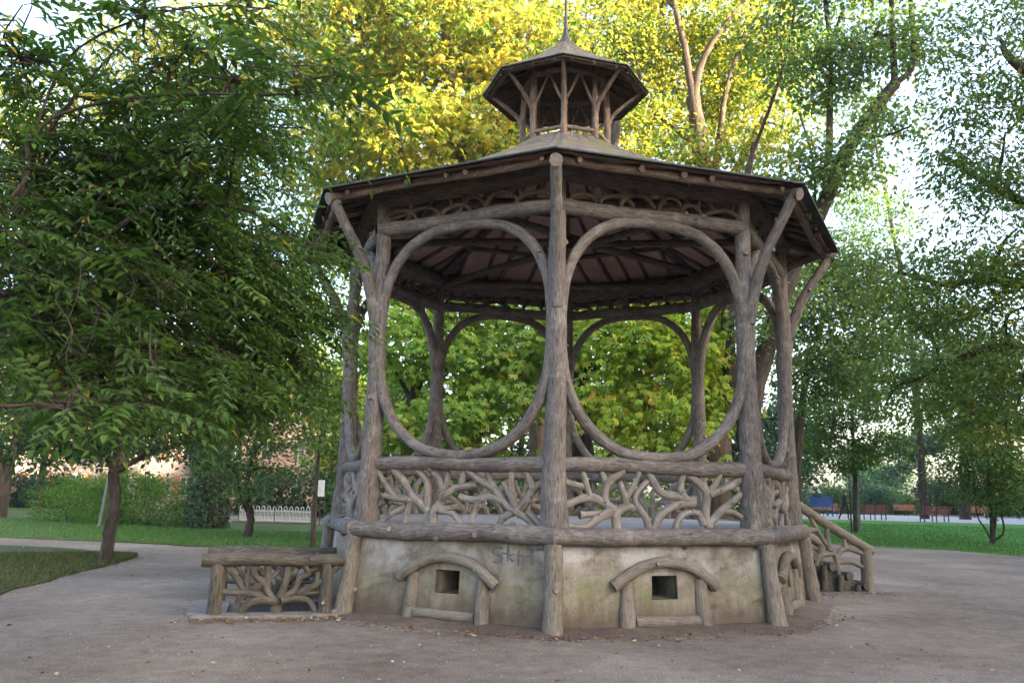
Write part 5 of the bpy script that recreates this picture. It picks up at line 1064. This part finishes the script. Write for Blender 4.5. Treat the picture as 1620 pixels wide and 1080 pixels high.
# playground frame
def playground():
    p = base_at(1291, 72) - [0, 0, .38]; root = empty('playground_frame', tuple(p), 'blue and yellow playground climbing frame behind the stair rail', 'playground')
    for x in (-1.0, 1.0):
        for y in (-.7, .7): b = MB(1); b.tube([p + [x, y, -.05], p + [x, y, 2.15]], .06, .06, 8, 1, 0); b.build('post', M_BLUE, root)
    b = MB(2); b.box(p + [0, 0, .95], (1.9, 1.3, .08)); b.build('platform', M_BENCH2, root)
    b = MB(3); b.box(p + [0, -.72, 1.45], (1.8, .04, .75)); b.build('side_panel', M_BLUE, root, bevel=.01)
    b = MB(4); b.add([p + q for q in ([-1.1, -.9, 2.1], [.2, -.9, 2.1], [.2, .9, 2.1], [-1.1, .9, 2.1], [-1.1, 0, 2.5], [.2, 0, 2.5])], [(0, 1, 5, 4), (2, 3, 4, 5), (0, 4, 3), (1, 2, 5), (3, 2, 1, 0)]); b.build('roof', M_WHITE, root)
    p2 = base_at(1262, 70); r2 = empty('spring_rider', tuple(p2), 'round blue play wheel seen just above the upper end of the stair rail', 'playground')
    b = MB(5); b.tube([p2 + [.42 * math.cos(t), 0, 1.25 + .42 * math.sin(t)] for t in np.linspace(0, 6.283, 17)], .1, .1, 8, 2, 0); b.build('ring', M_BLUE, r2)
    b = MB(6); b.tube([p2 - [0, 0, .05], p2 + [0, 0, .85]], .07, .07, 8, 2, 0); b.build('stand', M_IRON, r2)
playground()
# parked cars, far off
def car(label, px, d, rz, mat, L=4.0):
    p = base_at(px, d); root = empty('parked_car', tuple(p), label, 'car', 'cars parked beyond the paving'); c, s = math.cos(rz), math.sin(rz)
    prof = [(-2, .35), (-2, .75), (-1.85, .88), (-1.1, .95), (-.55, 1.42), (.75, 1.45), (1.5, 1.0), (1.95, .9), (2, .4)]; k = L / 4
    def sweep(pr, w0, name, mt, par):
        b = MB(1); V = []
        for y in (-w0, w0): V += [p + np.array([x * k * c - y * s, x * k * s + y * c, z]) for x, z in pr]
        n = len(pr); b.add(V, [tuple(range(n)), tuple(range(2 * n - 1, n - 1, -1))] + [(i, i + n, (i + 1) % n + n, (i + 1) % n) for i in range(n)]); return b.build(name, mt, par, bevel=.05)
    bd = sweep(prof, .82, 'body', mat, root)
    sweep([(-.95, .98), (-.5, 1.36), (.7, 1.39), (1.3, 1.02)], .835, 'side_window', M_GLASS, root)
    for x in (-1.25, 1.3):
        for y in (-.74, .74):
            b = MB(2); q = p + np.array([x * k * c - y * s, x * k * s + y * c, .32]); n = np.array([-s, c, 0]) * .1; b.tube([q - n, q + n], .32, .32, 14, 1, 0, cap=3); b.build('wheel', M_RUBBER, root)
car('pale blue and white car far behind the gap between the brown benches', 1412, 100, R_(10), M_CARB)
car('white car glimpsed through the right lattice of the bandstand', 1012, 78, R_(-15), M_CARW)
# walking person, mostly hidden by the young maple's trunk and stake
def person():
    p = base_at(1336, 60); root = empty('person', tuple(p), 'person in dark clothes walking along the paving beside the young maple', 'person')
    J = [(0, 0, .93), (0, 0, 1.15), (0, 0, 1.38), (0, 0, 1.48), (.02, 0, 1.60), (.02, 0, 1.72), (-.10, 0, .88), (-.22, -.02, .48), (-.42, 0, .08), (-.32, 0, .03), (.10, 0, .88), (.20, 0, .48), (.18, 0, .07), (.30, 0, .03),
         (-.02, .19, 1.40), (.08, .24, 1.14), (.20, .22, .92), (.02, -.19, 1.40), (-.12, -.24, 1.14), (-.10, -.22, .90)]
    E = [(0, 1), (1, 2), (2, 3), (3, 4), (4, 5), (0, 6), (6, 7), (7, 8), (8, 9), (0, 10), (10, 11), (11, 12), (12, 13), (2, 14), (14, 15), (15, 16), (2, 17), (17, 18), (18, 19)]
    Rr = [.14, .14, .15, .055, .095, .075, .10, .065, .045, .04, .10, .065, .045, .04, .06, .042, .03, .06, .042, .03]
    me = bpy.data.meshes.new('body'); me.from_pydata(J, E, []); me.materials.append(M_CLOTH); o = bpy.data.objects.new('body', me); link(o, root)
    o.modifiers.new('skin', 'SKIN')
    for i, r in enumerate(Rr): me.skin_vertices[0].data[i].radius = (r, r * (1.1 if i in (1, 2) else 1))
    me.skin_vertices[0].data[0].use_root = True
    m = o.modifiers.new('sub', 'SUBSURF'); m.levels = m.render_levels = 1
    b = MB(1)
    for c, r, (sx, sy, sz) in (((.03, 0, 1.645), .105, (1, .85, 1.2)),):
        V = [p + np.array([c[0] + r * sx * math.sin(t) * math.cos(a), c[1] + r * sy * math.sin(t) * math.sin(a), c[2] + r * sz * math.cos(t)]) for t in np.linspace(.05, 3.09, 9) for a in np.linspace(0, 6.283, 14, endpoint=False)]
        b.add(V, [(i * 14 + (j + 1) % 14, i * 14 + j, (i + 1) * 14 + j, (i + 1) * 14 + (j + 1) % 14) for i in range(8) for j in range(14)], None, 0, True)
    b.tube([p + [.125, 0, 1.66], p + [.15, 0, 1.63]], .018, .014, 6, 1, 0); [b.tube([p + [.02, y, 1.66], p + [.02, y, 1.62]], .022, .018, 6, 1, 0) for y in (-.095, .095)]
    b.build('face', M_SKIN, root)
    b = MB(2); V = [p + np.array([.015 + .116 * math.sin(t) * math.cos(a) - .018, .1 * math.sin(t) * math.sin(a), 1.665 + .125 * math.cos(t)]) for t in np.linspace(.05, 1.75, 7) for a in np.linspace(0, 6.283, 14, endpoint=False)]
    b.add(V, [(i * 14 + (j + 1) % 14, i * 14 + j, (i + 1) * 14 + j, (i + 1) * 14 + (j + 1) % 14) for i in range(6) for j in range(14)], None, 0, True); b.build('hair', M_HAIR, root)
person()

# ------------------------------------------------------------------ evening haze over the park
def haze():
    x0, x1, y0, y1, z0, z1 = -815, 815, -830, 800, -1.2, 42
    V = [(x, y, z) for z in (z0, z1) for y in (y0, y1) for x in (x0, x1)]
    b = MB(); b.add(V, [(0, 2, 3, 1), (4, 5, 7, 6), (0, 1, 5, 4), (2, 6, 7, 3), (0, 4, 6, 2), (1, 3, 7, 5)])
    m = bpy.data.materials.new('haze'); m.use_nodes = True; n = m.node_tree.nodes; n.remove(n['Principled BSDF'])
    v = n.new('ShaderNodeVolumePrincipled'); v.inputs['Color'].default_value = (0.8, 0.86, 0.95, 1); v.inputs['Density'].default_value = 0.00022
    m.node_tree.links.new(v.outputs[0], n['Material Output'].inputs['Volume'])
    tag(b.build('haze', m), kind='stuff')
haze()
